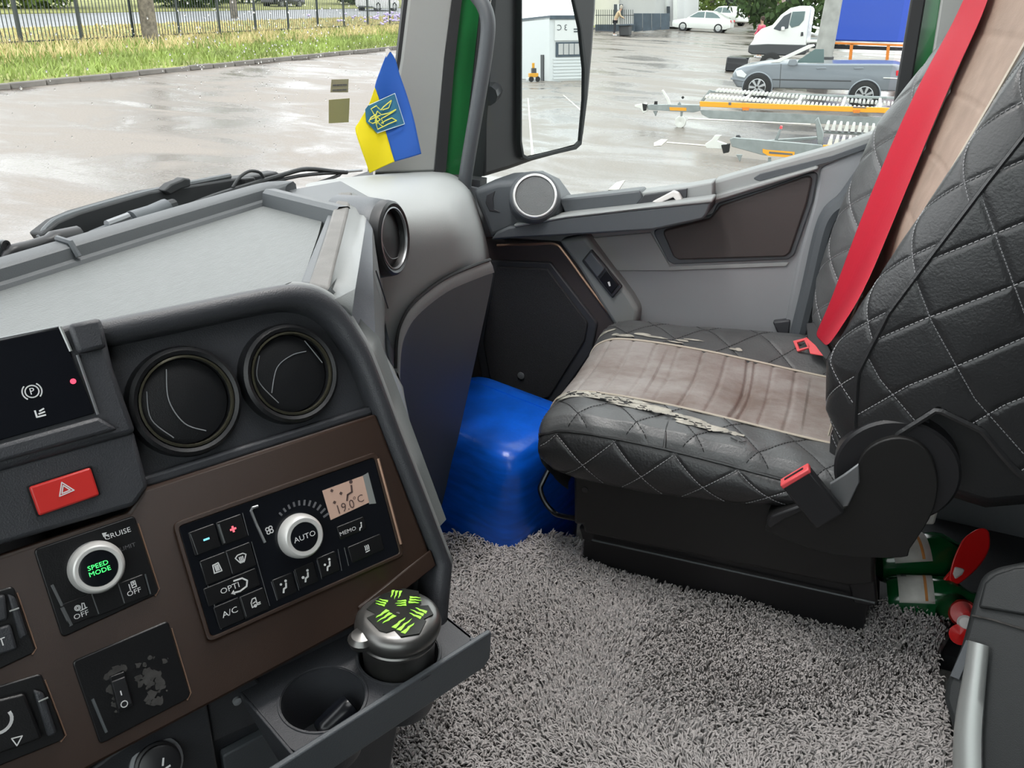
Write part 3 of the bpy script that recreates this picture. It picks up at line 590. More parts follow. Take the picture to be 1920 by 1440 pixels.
MB().slab(LF.P([(a*1.0, b*1.05) for a, b in circle(.001, -.002, .0215, 20)]), LF.n, -.001, .00015).build('sticker', 'logo_black', lid, smooth=0)
def claw(u, v, s, rot):
    c, sn = math.cos(rot), math.sin(rot); fills = []
    for i, (x, top, bot) in enumerate(((-.6, -.9, .75), (0, -.85, 1.1), (.6, -.9, .8))):
        poly = [(x-.26, top), (x+.20, top-.12), (x+.10, -.3), (x+.17, .0), (x+.05, .45), (x+.02, bot), (x-.10, .5), (x-.06, .05), (x-.15, -.25)]
        fills.append([(u+s*(a*c-b*sn), v+s*(a*sn+b*c)) for a, b in poly])
    strokes(LF, [], .001, 'logo_green', 'claw_logo', lid, .0007, fills=fills)
for u_, v_, s_, r_ in ((-.005, -.0255, .0062, .1), (-.0175, -.014, .0055, 1.9), (.0015, -.0135, .0052, 1.45), (.0145, -.0185, .0060, -1.5), (.0185, -.001, .0075, 2.1), (-.0115, .0065, .0085, .75), (.0085, .0160, .0095, 3.75)): claw(u_, v_, s_, r_)
# black object lying in the empty holder
bo = thing('black_bottle_stopper', 'glossy black rounded object lying in the empty cup holder', 'stopper', DF.p(*hc[0], -.058))
p0 = DF.p(hc[0][0]-.002, hc[0][1]+.004, -.036); p1 = DF.p(hc[0][0]+.026, hc[0][1]+.006, -.022)
MB().tube(spline([p0-unit(p1-p0)*.006, p0, (p0+p1)/2, p1], 4), [.006, .0105, .0125, .013, .0135, .0135, .0135, .0135, .0135, .0135, .0135, .013, .012][:13], 20).build('body', 'gloss_black', bo)
MB().lathe(p0+V(-.002, -.002, .010), (0, 0, 1), [(.0028, 0), (.0028, .0012), (.0015, .002), (0, .002)], 16).build('stud', 'chrome', bo)
# ------------------------------------------------------------------ dashboard top: tray, rims, right-hand pad, knee panel
TZ = .905
tz = lambda x, y, z=TZ: onz(x, y, z)
inner_t = [tz(-200, 606), tz(0, 546), tz(160, 494), tz(350, 432), tz(524, 377), tz(608, 397), tz(597, 440), tz(566, 529)]
near = [PF.p(.17, -.165, -.03), PF.p(-.02, -.165, -.03), PF.p(-.36, -.165, -.03)]
tray_poly = [np.array([p[0], p[1], TZ]) for p in inner_t+near]
MB().slab(tray_poly, (0, 0, -1), 0, .012).build('tray_floor', 'tray_plastic', dash, smooth=0)
# front rim: stepped profile swept along the front edge and round the far right corner
RP = [tz(-260, 625), tz(0, 546), tz(160, 494), tz(350, 432), tz(500, 384), tz(522, 378), tz(530, 377), tz(545, 381), tz(608, 397), tz(640, 405), tz(668, 412)]
def sweep(path, prof, out_dir):
    """prof: (outward, up) steps; out_dir(i) horizontal outward unit per point."""
    return [[np.array([p[0], p[1], 0]) + out_dir[i]*o + V(0, 0, p[2]+u) for i, p in enumerate(path)] for o, u in prof]
def outs(path):
    r = []
    for i in range(len(path)):
        d = path[min(i+1, len(path)-1)]-path[max(i-1, 0)]; d = unit(V(d[0], d[1], 0)); r.append(V(-d[1], d[0], 0))
    return r
sp = spline(RP, 4); od = outs(sp); od = [o if o[1] > -.2 else -o for o in od]
MB().grid(sweep(sp, [(0, -.002), (.003, .004), (.008, .006), (.010, .018), (.014, .021), (.030, .023), (.036, .018), (.042, -.03)], od)).build('front_rim', 'rim_plastic', dash, smooth=40)
for x, y in ((158, 470),):
    a = tz(x, y+26); MB().tube([a+V(.0, .006, .008), a+V(.0, .014, .023), a+V(.0, .034, .025)], .0035, 6).build('rim_clip', 'slate_plastic', dash)
# pale worn band along the right side of the tray
BZ = .925
band = [onz(*p, BZ) for p in ((634, 360), (661, 359), (641, 450), (620, 541), (577, 531), (606, 448))]
MB().slab(band, (0, 0, -1), 0, .03).build('worn_band', 'worn_band', dash, bevel=.004)
MB().slab([onz(*p, .916) for p in ((626, 372), (638, 362), (585, 531), (562, 529))], (0, 0, -1), 0, .012).build('band_ledge', 'rim_plastic', dash, bevel=.003)
# slope falling from the band towards the passenger
bd = unit((onz(661, 359, BZ)-onz(620, 541, BZ))*V(1, 1, 0)); bo_ = V(bd[1], -bd[0], 0)
def onb(x, y, d): return onp(x, y, onz(620, 541, BZ)+bo_*d, bo_)
rowsB = [[onb(661, 359, 0), onb(653, 400, 0), onb(641, 450, 0), onb(630, 495, 0), onb(620, 541, 0)],
         [onb(680, 372, .012), onb(672, 415, .014), onb(665, 465, .016), onb(657, 512, .018), onb(650, 565, .02)],
         [onb(690, 385, .020), onb(684, 430, .024), onb(679, 480, .028), onb(676, 540, .03), onb(678, 610, .03)],
         [onb(702, 392, .026), onb(698, 440, .032), onb(699, 500, .036), onb(701, 560, .038), onb(704, 640, .038)],
         [onb(712, 400, .03), onb(712, 450, .035), onb(722, 520, .040), onb(732, 590, .045), onb(742, 680, .045)]]
MB().slab([onz(*p, .916) for p in ((536, 356), (640, 338), (700, 372), (662, 366), (612, 392), (560, 372))], (0, 0, -1), 0, .02).build('corner_filler', 'rim_plastic', dash, bevel=.004)
for k_, r_ in enumerate(rowsB):
    e_ = r_[-1]; nn_ = (e_-PF.O) @ PF.n
    if k_ in (0, 1, 2):
        sh_ = -PF.n*max(0.0, nn_+.016)-PF.v*.002; r_[-1] = e_ = e_+sh_; r_[-2] = r_[-2]+sh_*.45; r_[-3] = r_[-3]+sh_*.15; nn_ = (e_-PF.O) @ PF.n
    dn_ = max(0.0, nn_+.036)
    r_ += [e_+PF.v*L+PF.u*(.11*L+.042*(4-k_)/4*min(1, L/.05))-PF.n*dn_*min(1, L/.03)-PF.u*(.042*max(0, (L-.06)/.2)*k_/4) for L in (.03, .06, .12, .19, .27)]
sl = MB().grid(rowsB[:3]).build('console_slope', 'grey_plastic', dash, smooth=180)
MB().grid(rowsB[2:4]).build('console_edge_strip', 'blue_grey_plastic', dash, smooth=180)
MB().grid([rowsB[3], rowsB[4], [p+bd*.10-V(0, 0, .02) for p in rowsB[4]]]).build('console_flank', 'grey_plastic', dash, smooth=180)
# big pad in front of the passenger
DN = unit((-.2, -.98, 0)); DP = V(.37, .580, 0)
def ond(x, y, back=0.0): return onp(x, y, DP-DN*back, DN)
pad = [[ony(548, 350, .86), ony(600, 338, .90), ony(680, 329, .95), ony(740, 325, .97), onx(816, 320, 1.14), onx(850, 325, 1.16)],
       [ond(662, 362, .12), ond(690, 360, .15), ond(740, 345, .18), ond(790, 336, .17), ond(842, 332, .15), onx(868, 340, 1.15)],
       [ond(680, 375, .05), ond(712, 372, .06), ond(760, 366, .075), ond(810, 358, .075), ond(858, 354, .07), onx(884, 356, 1.15)],
       [ond(690, 395, .015), ond(720, 400, .016), ond(775, 395, .02), ond(825, 385, .022), ond(872, 380, .025), onx(895, 388, 1.15)],
       [ond(697, 440, .008), ond(735, 445, .006), ond(790, 440, .004), ond(840, 430, .004), ond(885, 425, .006), onx(907, 425, 1.15)],
       [ond(702, 500, .014), ond(740, 505, .012), ond(795, 490, .008), ond(845, 470, .006), ond(890, 458, .008), onx(915, 458, 1.15)],
       [ond(715, 570, .02), ond(745, 572, .018), ond(792, 530, .014), ond(845, 503, .012), ond(893, 488, .012), onx(919, 480, 1.15)],
       [ond(738, 680, .03), ond(743, 625, .027), ond(775, 566, .022), ond(830, 522, .02), ond(893, 494, .02), onx(919, 486, 1.15)]]
MB().grid(pad).build('passenger_pad', 'pad_plastic', dash, smooth=180, subsurf=3)
seam = [(742, 690), (744, 640), (752, 605), (775, 568), (830, 524), (893, 496), (919, 487)]
sp_ = spline(seam, 5)
MB().tube([ond(x, y, .012) for x, y in sp_], .0028, 6).build('seam', 'rubber', dash)
rows_k = [[ond(x, y+2, .014) for x, y in sp_], [ond(x+5, y+12, .010) for x, y in sp_], [ond(x+8, y+24, .016) for x, y in sp_]]
lo = []
for f, zz, bk_ in ((.35, .0, .05), (.7, .0, .10), (1.0, .02, .16)):
    lo.append([np.array([q[0], q[1], 0])+V(.0, bk_, (q[2])*(1-f)+zz*f) for q in rows_k[2]])
MB().grid(rows_k[:3]).build('knee_lip', 'pad_plastic', dash, smooth=180)
MB().grid([rows_k[2]]+lo).build('knee_panel', 'knee_plastic', dash, smooth=180, subsurf=1)
MB().tube([onb(705, 508, .040), onb(722, 560, .045), onb(740, 618, .05)], .0009, 5).build('panel_joint', 'rubber', dash)
# slotted opening beside the bezel
MB().slab([onb(*p, .03) for p in ((710, 634), (722, 655), (727, 672), (716, 660))], bo_, 0, .002).build('slot', 'black_plastic', dash)
# cowl under the tray so no daylight leaks from below
MB().slab([V(-1.15, .86, .86), V(1.13, .95, .80), V(1.13, .98, .80), V(-1.15, .98, .80)], (0, 0, -1), 0, .02).build('cowl', 'rim_plastic', dash)
structure('wall_bulkhead', MB().box((0, 1.0, .38), (2.34, .05, .84)), 'wall_trim')
vc = ond(738, 447, -.012)
vent('round passenger air vent on the right flank of the dashboard', vc, unit((.10, -.97, .12)), (0, 0, 1), .052, 'steel_grey', [[(.55, .45), (.0, .50), (-.50, .15), (-.62, -.35)]])
MB().lathe(vc-unit((.10, -.97, .12))*.05, unit((.10, -.97, .12)), [(.062, -.03), (.060, .0), (.056, .025), (.054, .036), (.050, .040)], 40).build('vent_collar', 'slate_plastic', dash)
# driver side of the dashboard, left of the picture
MB().box((-.73, .76, .60), (.90, .44, .6)).build('driver_dashboard', 'charcoal_plastic', dash, bevel=.03)
MB().box((.36, .90, .33), (.6, .18, .66)).build('inner_wall', 'charcoal_plastic', dash)
# ------------------------------------------------------------------ passenger door
DX = 1.15
dr_ = thing('door_1', 'grey passenger door with brown insert, speaker ring and armrest ledge', None, (DX, .4, 0)); dr_['kind'] = 'structure'
def dslab(name, m, pxs, x0, x1, parent=dr_, bevel=.004, r=0.0, **k):
    """Outline read on the plane X=x0, slab running outward to x1."""
    pts = [onx(a, b, x0) for a, b in pxs]
    if r: pts = [np.array([x0, a, b]) for a, b in rpoly([(p[1], p[2]) for p in pts], r)]
    return MB().slab(pts, (1, 0, 0), 0, x1-x0).build(name, m, parent, bevel=bevel, **k)
base = [onx(868, 345, DX), onx(1050, 385, DX), onx(1336, 352, DX), onx(1640, 258, DX), onx(1700, 238, DX)]
pts = [V(DX, p[1], p[2]) for p in base]+[V(DX, pts_y, .02) for pts_y in (-.25, .86)]
MB().slab(pts, (1, 0, 0), 0, .04).build('skin', 'mid_grey_plastic', dr_, bevel=.004)
# window sill: pale cap with a long slot
dslab('sill_cap', 'ledge_top', [(1336, 340), (1420, 316), (1560, 277), (1645, 248), (1660, 262), (1600, 292), (1540, 312), (1480, 330), (1336, 384)], 1.135, 1.19, bevel=.006)
dslab('sill_slot', 'slate_plastic', [(1410, 335), (1425, 326), (1560, 292), (1638, 264), (1634, 276), (1560, 303), (1425, 340)], 1.1335, 1.14, r=.004, bevel=.001)
dslab('sill_edge', 'ledge_top', [(1340, 366), (1532, 312), (1535, 318), (1340, 378)], 1.120, 1.15, bevel=.005)
# speaker pod at the front of the sill
pod_px = [(884, 356), (930, 340), (985, 336), (1018, 352), (1042, 385), (1048, 408), (960, 432), (918, 450), (908, 420), (893, 385)]
dslab('speaker_pod', 'slate_plastic', pod_px, 1.07, 1.19, bevel=.014, seg=4)
sa = unit((-.86, -.30, .40)); so_ = onx(1003, 368, 1.055)
MB().lathe(so_, sa, [(.058, -.05), (.056, -.008), (.053, .0), (.050, .003), (.048, .003)], 48).build('speaker_collar', 'slate_plastic', dr_)
MB().lathe(so_, sa, [(.0475, -.004), (.0475, .006), (.0455, .0085), (.0425, .0085), (.0420, .005), (.0420, -.004)], 56).build('speaker_ring', 'white_ring', dr_)
MB().lathe(so_, sa, [(.0425, .001), (.041, .005), (.02, .0062), (0, .0065)], 48).build('speaker_mesh', 'speaker_mesh', dr_)
dslab('pod_recess', 'charcoal_plastic', [(912, 366), (928, 358), (924, 372), (926, 392), (938, 398), (918, 396), (910, 380)], 1.068, 1.075, bevel=.001)
# armrest ledge with a tray
dslab('ledge_front', 'slate_plastic', [(952, 426), (1058, 408), (1200, 392), (1334, 378), (1326, 402), (1318, 412), (1225, 432), (1100, 440), (985, 446), (920, 450), (930, 436)], 1.055, 1.15, bevel=.005)
dslab('ledge_rim', 'ledge_top', [(962, 421), (1058, 404), (1190, 390), (1336, 372), (1336, 380), (1200, 394), (1058, 410), (965, 427)], 1.052, 1.10, bevel=.003)
dslab('ledge_back', 'slate_plastic', [(1046, 374), (1120, 366), (1200, 357), (1206, 372), (1192, 388), (1060, 402)], 1.10, 1.15, bevel=.004)
dslab('tray_lip', 'ledge_top', [(1198, 362), (1290, 350), (1336, 342), (1336, 378), (1270, 384), (1200, 392), (1205, 376)], 1.105, 1.16, bevel=.003)
dslab('tray_well', 'charcoal_plastic', [(1208, 366), (1288, 354), (1286, 376), (1190, 388)], 1.098, 1.11, bevel=.001)
# folded white slip in the tray
wh = thing('white_plastic_clip', 'small white plastic clip lying in the door armrest tray', 'clip', onx(1245, 372, 1.09))
MB().slab([onx(*p, 1.085) for p in ((1222, 379), (1262, 358), (1272, 362), (1279, 374), (1268, 378), (1262, 370), (1236, 382))], (1, 0, 0), 0, .012).build('clip_body', 'white_cap', wh, bevel=.002)
# brown insert
ins = [(1222, 432), (1335, 402), (1345, 382), (1440, 352), (1536, 318), (1524, 380), (1490, 478), (1478, 487), (1262, 496), (1252, 490)]
dslab('insert_surround', 'slate_plastic', ins, 1.142, 1.16, r=.012, bevel=.003)
dslab('brown_insert', 'door_brown', [(1240, 432), (1330, 410), (1350, 386), (1440, 356), (1526, 325), (1514, 380), (1482, 474), (1472, 482), (1272, 488), (1262, 482)], 1.136, 1.15, r=.012, bevel=.004)
# pale upper field and darker lower field
dslab('upper_field', 'ledge_top', [(1090, 448), (1220, 436), (1256, 500), (1480, 492), (1474, 500), (1260, 508), (1140, 508)], 1.146, 1.16, bevel=.002)
# switch rib running down from the ledge
rib = [(1046, 452), (1098, 442), (1130, 486), (1182, 556), (1197, 582), (1194, 610), (1160, 625), (1125, 570), (1085, 505)]
dslab('switch_rib', 'grey_plastic', rib, 1.115, 1.16, bevel=.010, seg=3)
sw = dslab('switch_plate', 'charcoal_plastic', [(1090, 490), (1108, 468), (1166, 538), (1148, 560)], 1.108, 1.12, bevel=.003)
dslab('window_switch', 'slate_plastic', [(1094, 488), (1108, 472), (1134, 504), (1120, 522)], 1.102, 1.11, sw, bevel=.003)
dslab('window_switch', 'black_plastic', [(1124, 524), (1138, 506), (1160, 534), (1146, 552)], 1.105, 1.11, sw, bevel=.002)
dslab('switch_symbol', 'white_print', [(1139, 529), (1143, 528), (1145, 536), (1142, 537)], 1.1045, 1.106, sw, bevel=0)
# copper-lined kick panel with speaker grille
kp = [(900, 448), (1045, 456), (1062, 472), (1162, 606), (1150, 640), (1090, 720), (1000, 800), (880, 800), (880, 600)]
dslab('kick_surround', 'door_brown', kp, 1.125, 1.15, bevel=.005)
MB().tube([onx(a, b, 1.122) for a, b in spline([(932, 460), (1000, 458), (1040, 458), (1058, 474), (1100, 532), (1156, 606)], 4)], .0032, 6).build('copper_line', 'copper_trim', dr_)
dslab('kick_step', 'charcoal_plastic', [(920, 488), (1032, 492), (1120, 606), (1110, 660), (1040, 760), (920, 790), (890, 640)], 1.118, 1.13, bevel=.004)
dslab('speaker_grille', 'black_grille', [(930, 500), (1026, 504), (1102, 606), (1096, 640), (1030, 745), (930, 770), (905, 640)], 1.113, 1.12, bevel=.003)
MB().lathe(onx(977, 704, 1.11), (-1, 0, 0), [(.009, 0), (.009, .002), (.006, .003), (0, .003)], 20).build('grille_badge', 'rim_plastic', dr_)
# rear edge of the door: step and rubber seal
dslab('rear_step', 'mid_grey_plastic', [(1538, 316), (1646, 262), (1680, 260), (1590, 420), (1530, 640), (1465, 640), (1498, 480), (1526, 380)], 1.14, 1.16, bevel=.006)
MB().tube([onx(a, b, 1.125) for a, b in spline([(1640, 300), (1590, 372), (1560, 400), (1543, 440), (1520, 540), (1490, 660)], 5)], .020, 10).build('rear_seal', 'slate_plastic', dr_)
dslab('sill_plate', 'charcoal_plastic', [(1448, 604), (1482, 600), (1478, 640), (1458, 626)], 1.135, 1.16, bevel=.004)
# ------------------------------------------------------------------ outside mirror
MN = unit((-.47, -.88, .040)); MP = onx(1030, 150, 1.45)
om = thing('door_mirror', 'dark door mirror outside the passenger window reflecting a warehouse', 'mirror', onx(960, 318, 1.45))
mp_ = lambda l, off=0.0: [onp(a, b, MP-MN*off, MN) for a, b in l]
MH = [(975, -130), (1125, -130), (1119, 20), (1114, 90), (1106, 180), (1097, 252), (1088, 270), (1066, 285), (1000, 303), (958, 318), (905, 334), (905, -130)]
MG = [(977, -120), (1045, -120), (1070, -10), (1084, 55), (1091, 130), (1091, 185), (1085, 262), (1076, 271), (990, 292), (981, 287), (977, 262)]
MB().slab(mp_(MH, .012), -MN, 0, .12).build('housing', 'satin_black', om, bevel=.012, seg=3)
ro_ = spline(MG+[MG[0]], 3)
MB().slab(mp_([tuple(p) for p in ro_[:-1]]), -MN, 0, .011).build('mirror_pane', 'mirror_glass', om, smooth=0)
cc_ = np.mean([V(*p) for p in MG], 0)
MB().ring(mp_([tuple(V(*p)+unit(V(*p)-cc_)*9) for p in MG]), mp_([tuple(V(*p)+unit(V(*p)-cc_)*2) for p in MG]), MN, -.012, .006).build('rim', 'rubber', om, bevel=.002)
for zz in (-200, 60):
    MB().tube([onx(940, zz+100, 1.42), onx(925, zz+110, 1.32), onx(915, zz+120, 1.22)], .022, 10).build('bracket', 'satin_black', om)
def mirror_onz(px, py, Z=-1.4):
    """Ground point seen through the mirror at a pixel."""
    p = onp(px, py, MP, MN); d = ray(px, py); d = d-2*(d @ MN)*MN; return p+d*(Z-p[2])/d[2]
# ------------------------------------------------------------------ passenger seat
seat = thing('passenger_seat', 'passenger seat in black quilted leather cover with worn brown centre panel', 'seat', (.85, .1, .17))
def lerp(xs, ys): return lambda t: float(np.interp(t, xs, ys))
def quilt(name, f, a0, a1, b0, b1, na, nb, m, parent, pa=None, pb=None, ph=(0, 0), depth=.004, width=.006, out=(0, 0, 1), grooves=(), stitch=None, mask=None, thick=.0, gw=.004, gd=.003, extra=None):
    """Leather panel f(a,b) in metres, puffed between diamond seams (pa, pb) or plain with cross grooves; returns the part."""
    A = np.linspace(a0, a1, na); Bv = np.linspace(b0, b1, nb); P = np.array([[f(a, b) for b in Bv] for a in A])
    ga = np.gradient(P, axis=0); gb = np.gradient(P, axis=1); N = np.cross(ga, gb); N /= np.linalg.norm(N, axis=2, keepdims=True)+1e-12
    sgn = np.sign((N*np.array(out)).sum(2)); med = np.sign(np.median(sgn)); N *= (med if med else 1)
    aa, bb = np.meshgrid(A, Bv, indexing='ij'); D = np.zeros_like(aa)
    if pa:
        u = aa/pa+ph[0]; v = bb/pb+ph[1]; k = 1/math.sqrt(1/pa**2+1/pb**2)
        d1 = np.abs((u+v)-np.round(u+v))*k; d2 = np.abs((u-v)-np.round(u-v))*k; d = np.minimum(d1, d2)
        ed = np.minimum(np.minimum(aa-a0, a1-aa), np.minimum(bb-b0, b1-bb)); fade = np.clip(ed/.012, 0, 1)**.5
        D += fade*(depth*(1-np.exp(-(d/width)**2)) + depth*.35*np.minimum(1, d/(k*.4)))
    for g in grooves: D -= gd*np.exp(-((aa-g[0]-(g[1] if len(g) > 1 else 0)*np.sin((bb-b0)/(b1-b0)*math.pi))/gw)**2)*(g[2] if len(g) > 2 else 1)
    if extra is not None: D += extra(aa, bb)
    P2 = P+N*D[..., None]
    mb = MB().grid([list(r) for r in P2])
    if mask: mb.f = [q for q in mb.f if all(mask(A[i//nb], Bv[i % nb]) for i in q)]
    o = mb.build(name, m, parent, smooth=180)
    if stitch and pa:
        st = MB(); L = .0042
        def add_line(fun, t0, t1):
            n = int((t1-t0)/.0062); 
            for i in range(n):
                q = []
                for e in (0, L):
                    a, b = fun(t0+i*.0062+e)
                    if not (a0+.002 < a < a1-.002 and b0+.002 < b < b1-.002): q = None; break
                    fi, fj = (a-a0)/(a1-a0)*(na-1), (b-b0)/(b1-b0)*(nb-1); ii, jj = int(fi), int(fj); ti, tj = fi-ii, fj-jj
                    ii2, jj2 = min(ii+1, na-1), min(jj+1, nb-1)
                    q.append(P2[ii, jj]*(1-ti)*(1-tj)+P2[ii2, jj]*ti*(1-tj)+P2[ii, jj2]*(1-ti)*tj+P2[ii2, jj2]*ti*tj+N[ii, jj]*.0008)
                if q is None or (mask and not mask(a, b)): continue
                d = q[1]-q[0]; l = np.linalg.norm(d)
                if l < 1e-6: continue
                s_ = np.cross(d/l, N[ii, jj])*.00075; nn = N[ii, jj]*.0009
                st.add([q[0]-s_, q[0]+s_, q[1]+s_, q[1]-s_, q[0]+nn, q[1]+nn], [(0, 1, 2, 3), (0, 4, 5, 3), (1, 2, 5, 4), (0, 1, 4), (3, 5, 2)])
        k0 = math.floor(min(a0/pa+ph[0]+b0/pb+ph[1], a0/pa+ph[0]-b1/pb-ph[1]))-1; k1 = math.ceil(max(a1/pa+ph[0]+b1/pb+ph[1], a1/pa+ph[0]-b0/pb-ph[1]))+1
        for k in range(k0, k1+1):
            for sg in (1, -1):
                # a/pa+ph0 + sg*(b/pb+ph1) = k, walk along it
                ln = math.sqrt(pa**2+pb**2)
                def fun(t, k=k, sg=sg): x = t/ln; b = b0+x*pb; a = pa*(k-ph[0]-sg*(b/pb+ph[1])); return a, b
                add_line(fun, 0, (b1-b0)/pb*ln)
        if st.v: tag(st.build('stitching', stitch, o, smooth=0), kind='stuff')
    return o
# cushion profile along Y (arc length a from the front hem), height offset and y
cy = [(.395, .40), (.418, .435), (.428, .47), (.418, .503), (.395, .522), (.365, .532), (.30, .538), (.2, .540), (.1, .537), (0, .532), (-.08, .530), (-.16, .53)]
cyp = [np.array(p) for p in spline(cy, 8)]; ca = np.concatenate([[0], np.cumsum([np.linalg.norm(b-a) for a, b in zip(cyp[:-1], cyp[1:])])])
CY = lerp(ca, [p[0] for p in cyp]); CZ = lerp(ca, [p[1] for p in cyp]); CL = ca[-1]
# height and forward offsets across X
xz = lerp([.606, .612, .625, .65, .70, .84, .97, 1.03, 1.07, 1.09, 1.097], [-.034, -.020, -.008, -.002, .001, -.006, .004, .012, .010, .000, -.03])
xy = lerp([.606, .63, .70, .97, 1.06, 1.097], [-.012, -.004, 0, .006, .012, .0])
def cush(x, a):
    y, z = CY(a), CZ(a); k = min(1, max(0, (z-.40)/.12)); back = .042*min(1, max(0, (.25-y)/.3))*min(1, max(0, (x-.97)/.08))
    return V(x, y+xy(x)*(1 if y > .2 else .3), z+xz(x)*k+back)
ribs = [(.155, .002), (.205, .003), (.255, .004), (.302, .004), (.348, .006, 1.5), (.395, .005), (.437, .010, 2.2), (.452, .008, 1.6), (.487, .004), (.53, .003)]
quilt('centre_panel', lambda a, b: cush(b, a), .0, CL, .70, .97, 300, 50, 'centre_leather', seat, grooves=ribs, gw=.0035, gd=.0028,
      extra=lambda a, b: .004*np.sin(a*38)*np.sin((b-.70)/.27*math.pi)*(a > .28)*(a < .56))
quilt('cushion_bolster', lambda a, b: cush(b, a), .0, CL, .606, .70, 320, 60, 'worn_sheen_leather', seat, .105, .105, (.25, .02), .0009, .0035, stitch='stitch_dark', extra=lambda a, b: .0015*np.sin(a*70+b*40))
quilt('cushion_bolster', lambda a, b: cush(b, a), .0, CL, .97, 1.097, 320, 60, 'worn_sheen_leather', seat, .105, .105, (.25, .5), .0014, .0035, stitch='stitch_dark')
for x in (.70, .97): MB().tube([cush(x, a)+V(0, 0, .0015) for a in np.linspace(.05, CL-.02, 90)], .0022, 6).build('piping', 'piping', seat)
# side panel under the near bolster, hem hanging over the seat frame
hemz = lerp([-.16, -.02, .043, .13, .22, .345, .39, .42], [.46, .452, .437, .422, .410, .405, .412, .435])
def near_side(a, b):                     # a along -Y from the front, b 0..1 down
    y = .415-a; top = cush(.606, ca[np.argmin([abs(p[0]-min(y, .412))+(10 if p[1] < .47 else 0) for p in cyp])])[2]; zb = hemz(y); z = top+(zb-top)*b/.1
    return V(.600+.010*(2*b/.1-1)**2-.004*math.sin(b/.1*math.pi), y-.006*(b/.1), z)
quilt('cushion_side_panel', near_side, 0, .56, 0, .1, 240, 44, 'quilt_leather', seat, .105, .105, (.2, .43), .0020, .0035, out=(-1, 0, 0), stitch='stitch_light')
MB().tube([near_side(a, .0)+V(-.003, 0, 0) for a in np.linspace(0, .54, 60)], .0028, 6).build('seam_welt', 'quilt_leather', seat)
def front_wrap(a, b):
    x = .606+a; return V(x, .395+xy(x)+.012*math.sin(b/.1*math.pi)-.03*(b/.1), .415-.035*(b/.1))
quilt('front_skirt', front_wrap, 0, .49, 0, .1, 60, 12, 'quilt_leather', seat, out=(0, 1, 0))
# worn-through leather on the near bolster and a few spots on the far one
pl = MB()
def peel(x, a, l, w, k):
    c = [cush(min(.698, max(.61, x+w*math.sin(q)*random.uniform(.45, 1.25))), a+l*math.cos(q)*random.uniform(.7, 1.15)) for q in np.linspace(0, 2*math.pi, 16, endpoint=False)]
    ctr = cush(x, a); pl.add([ctr+V(0, 0, .0042+k*.00004)]+[p+V(0, 0, .0036) for p in c], [(0, i+1, (i+1) % 16+1) for i in range(16)])
for i in range(34):
    t = random.random(); peel(max(.648, .694-.045*t+random.gauss(0, .005)), .135+.31*t+random.gauss(0, .015), random.uniform(.010, .036), random.uniform(.002, .007), i)
for x, a, l, w in ((.692, .15, .03, .006), (.690, .20, .035, .008), (.686, .26, .045, .007), (.676, .31, .04, .008), (.668, .36, .045, .006), (.658, .41, .03, .005), (.664, .30, .05, .003)): peel(x, a, l, w, 40)
peelo = pl.build('worn_patches', 'peel', seat, smooth=180); tag(peelo, 'pale cracked worn patches in the black leather', kind='stuff')
pf = MB()
for i in range(14):
    x, a = (.978+random.random()*.02, .16+.26*random.random()) if i > 3 else (1.0+.02*random.random(), .10+.05*random.random()); l, w = random.uniform(.006, .03), random.uniform(.002, .006)
    c = [cush(max(.973, x+w*math.sin(q)), a+l*math.cos(q)*random.uniform(.7, 1.2)) for q in np.linspace(0, 2*math.pi, 12, endpoint=False)]; pf.add([cush(x, a)+V(0, 0, .0045)]+[p+V(0, 0, .0038) for p in c], [(0, j+1, (j+1) % 12+1) for j in range(12)])
tag(pf.build('worn_spots', 'peel', seat, smooth=180), 'pale worn spots on the far bolster', kind='stuff')
ck = MB()
for i in range(60):
    t = random.random(); x, a = .694-.055*t+random.gauss(0, .006), .135+.33*t; p = [cush(min(.70, max(.61, x+k*random.uniform(-.003, .003))), a+k*.006)+V(0, 0, .0048) for k in range(random.randint(2, 3))]
    ck.tube(p, random.uniform(.0005, .0012), 4)
tag(ck.build('leather_flakes', 'stitch_dark', seat, smooth=0), kind='stuff')
# --- backrest
ZL = [.50, .56, .62, .70, .80, .90, 1.0, 1.10, 1.20, 1.35, 1.55]
yc = lerp(ZL, [-.070, -.062, -.063, -.072, -.087, -.104, -.121, -.138, -.152, -.180, -.21])
yf = lerp(ZL, [-.045, -.022, -.004, .002, -.008, -.024, -.046, -.098, -.146, -.19, -.23])      # far edge
yn = lerp(ZL, [-.105, -.080, -.046, -.033, -.064, -.098, -.134, -.168, -.205, -.25, -.28])     # crest of the near bolster
ysm = lerp(ZL, [-.125, -.105, -.088, -.076, -.097, -.136, -.176, -.218, -.255, -.295, -.325])     # near seam
ycn = lerp(ZL, [-.070, -.062, -.065, -.075, -.092, -.112, -.140, -.168, -.195, -.23, -.26])    # near edge of the centre
def back(x, z):
    if x >= .96:
        t = (x-.96)/.132; yfz, ycz = yf(z), yc(z); s_ = math.sin(min(1, t*1.25)*math.pi/2); y = ycz+(yfz-ycz+.006)*s_-(.05*max(0, (t-.8)/.2)**2)
    elif x >= .672: t = (x-.672)/.288; y = yc(z)*t+ycn(z)*(1-t)-.008*math.sin(t*math.pi)
    else:
        t = (.672-x)/.027
        if t <= 1: y = ycn(z)+(yn(z)-ycn(z))*math.sin(t*math.pi/2)
        else: q = (t-1)/(.035/.027); y = yn(z)+(ysm(z)-yn(z))*(1-math.cos(min(1, q)*math.pi/2))
    return V(x, y, z)
quilt('back_centre', lambda a, b: back(b, .50+a), 0, 1.0, .672, .96, 220, 40, 'back_suede', seat, grooves=[(g,) for g in (.12, .21, .30, .39, .48, .57, .66, .78)], out=(0, 1, 0), gw=.003, gd=.002)
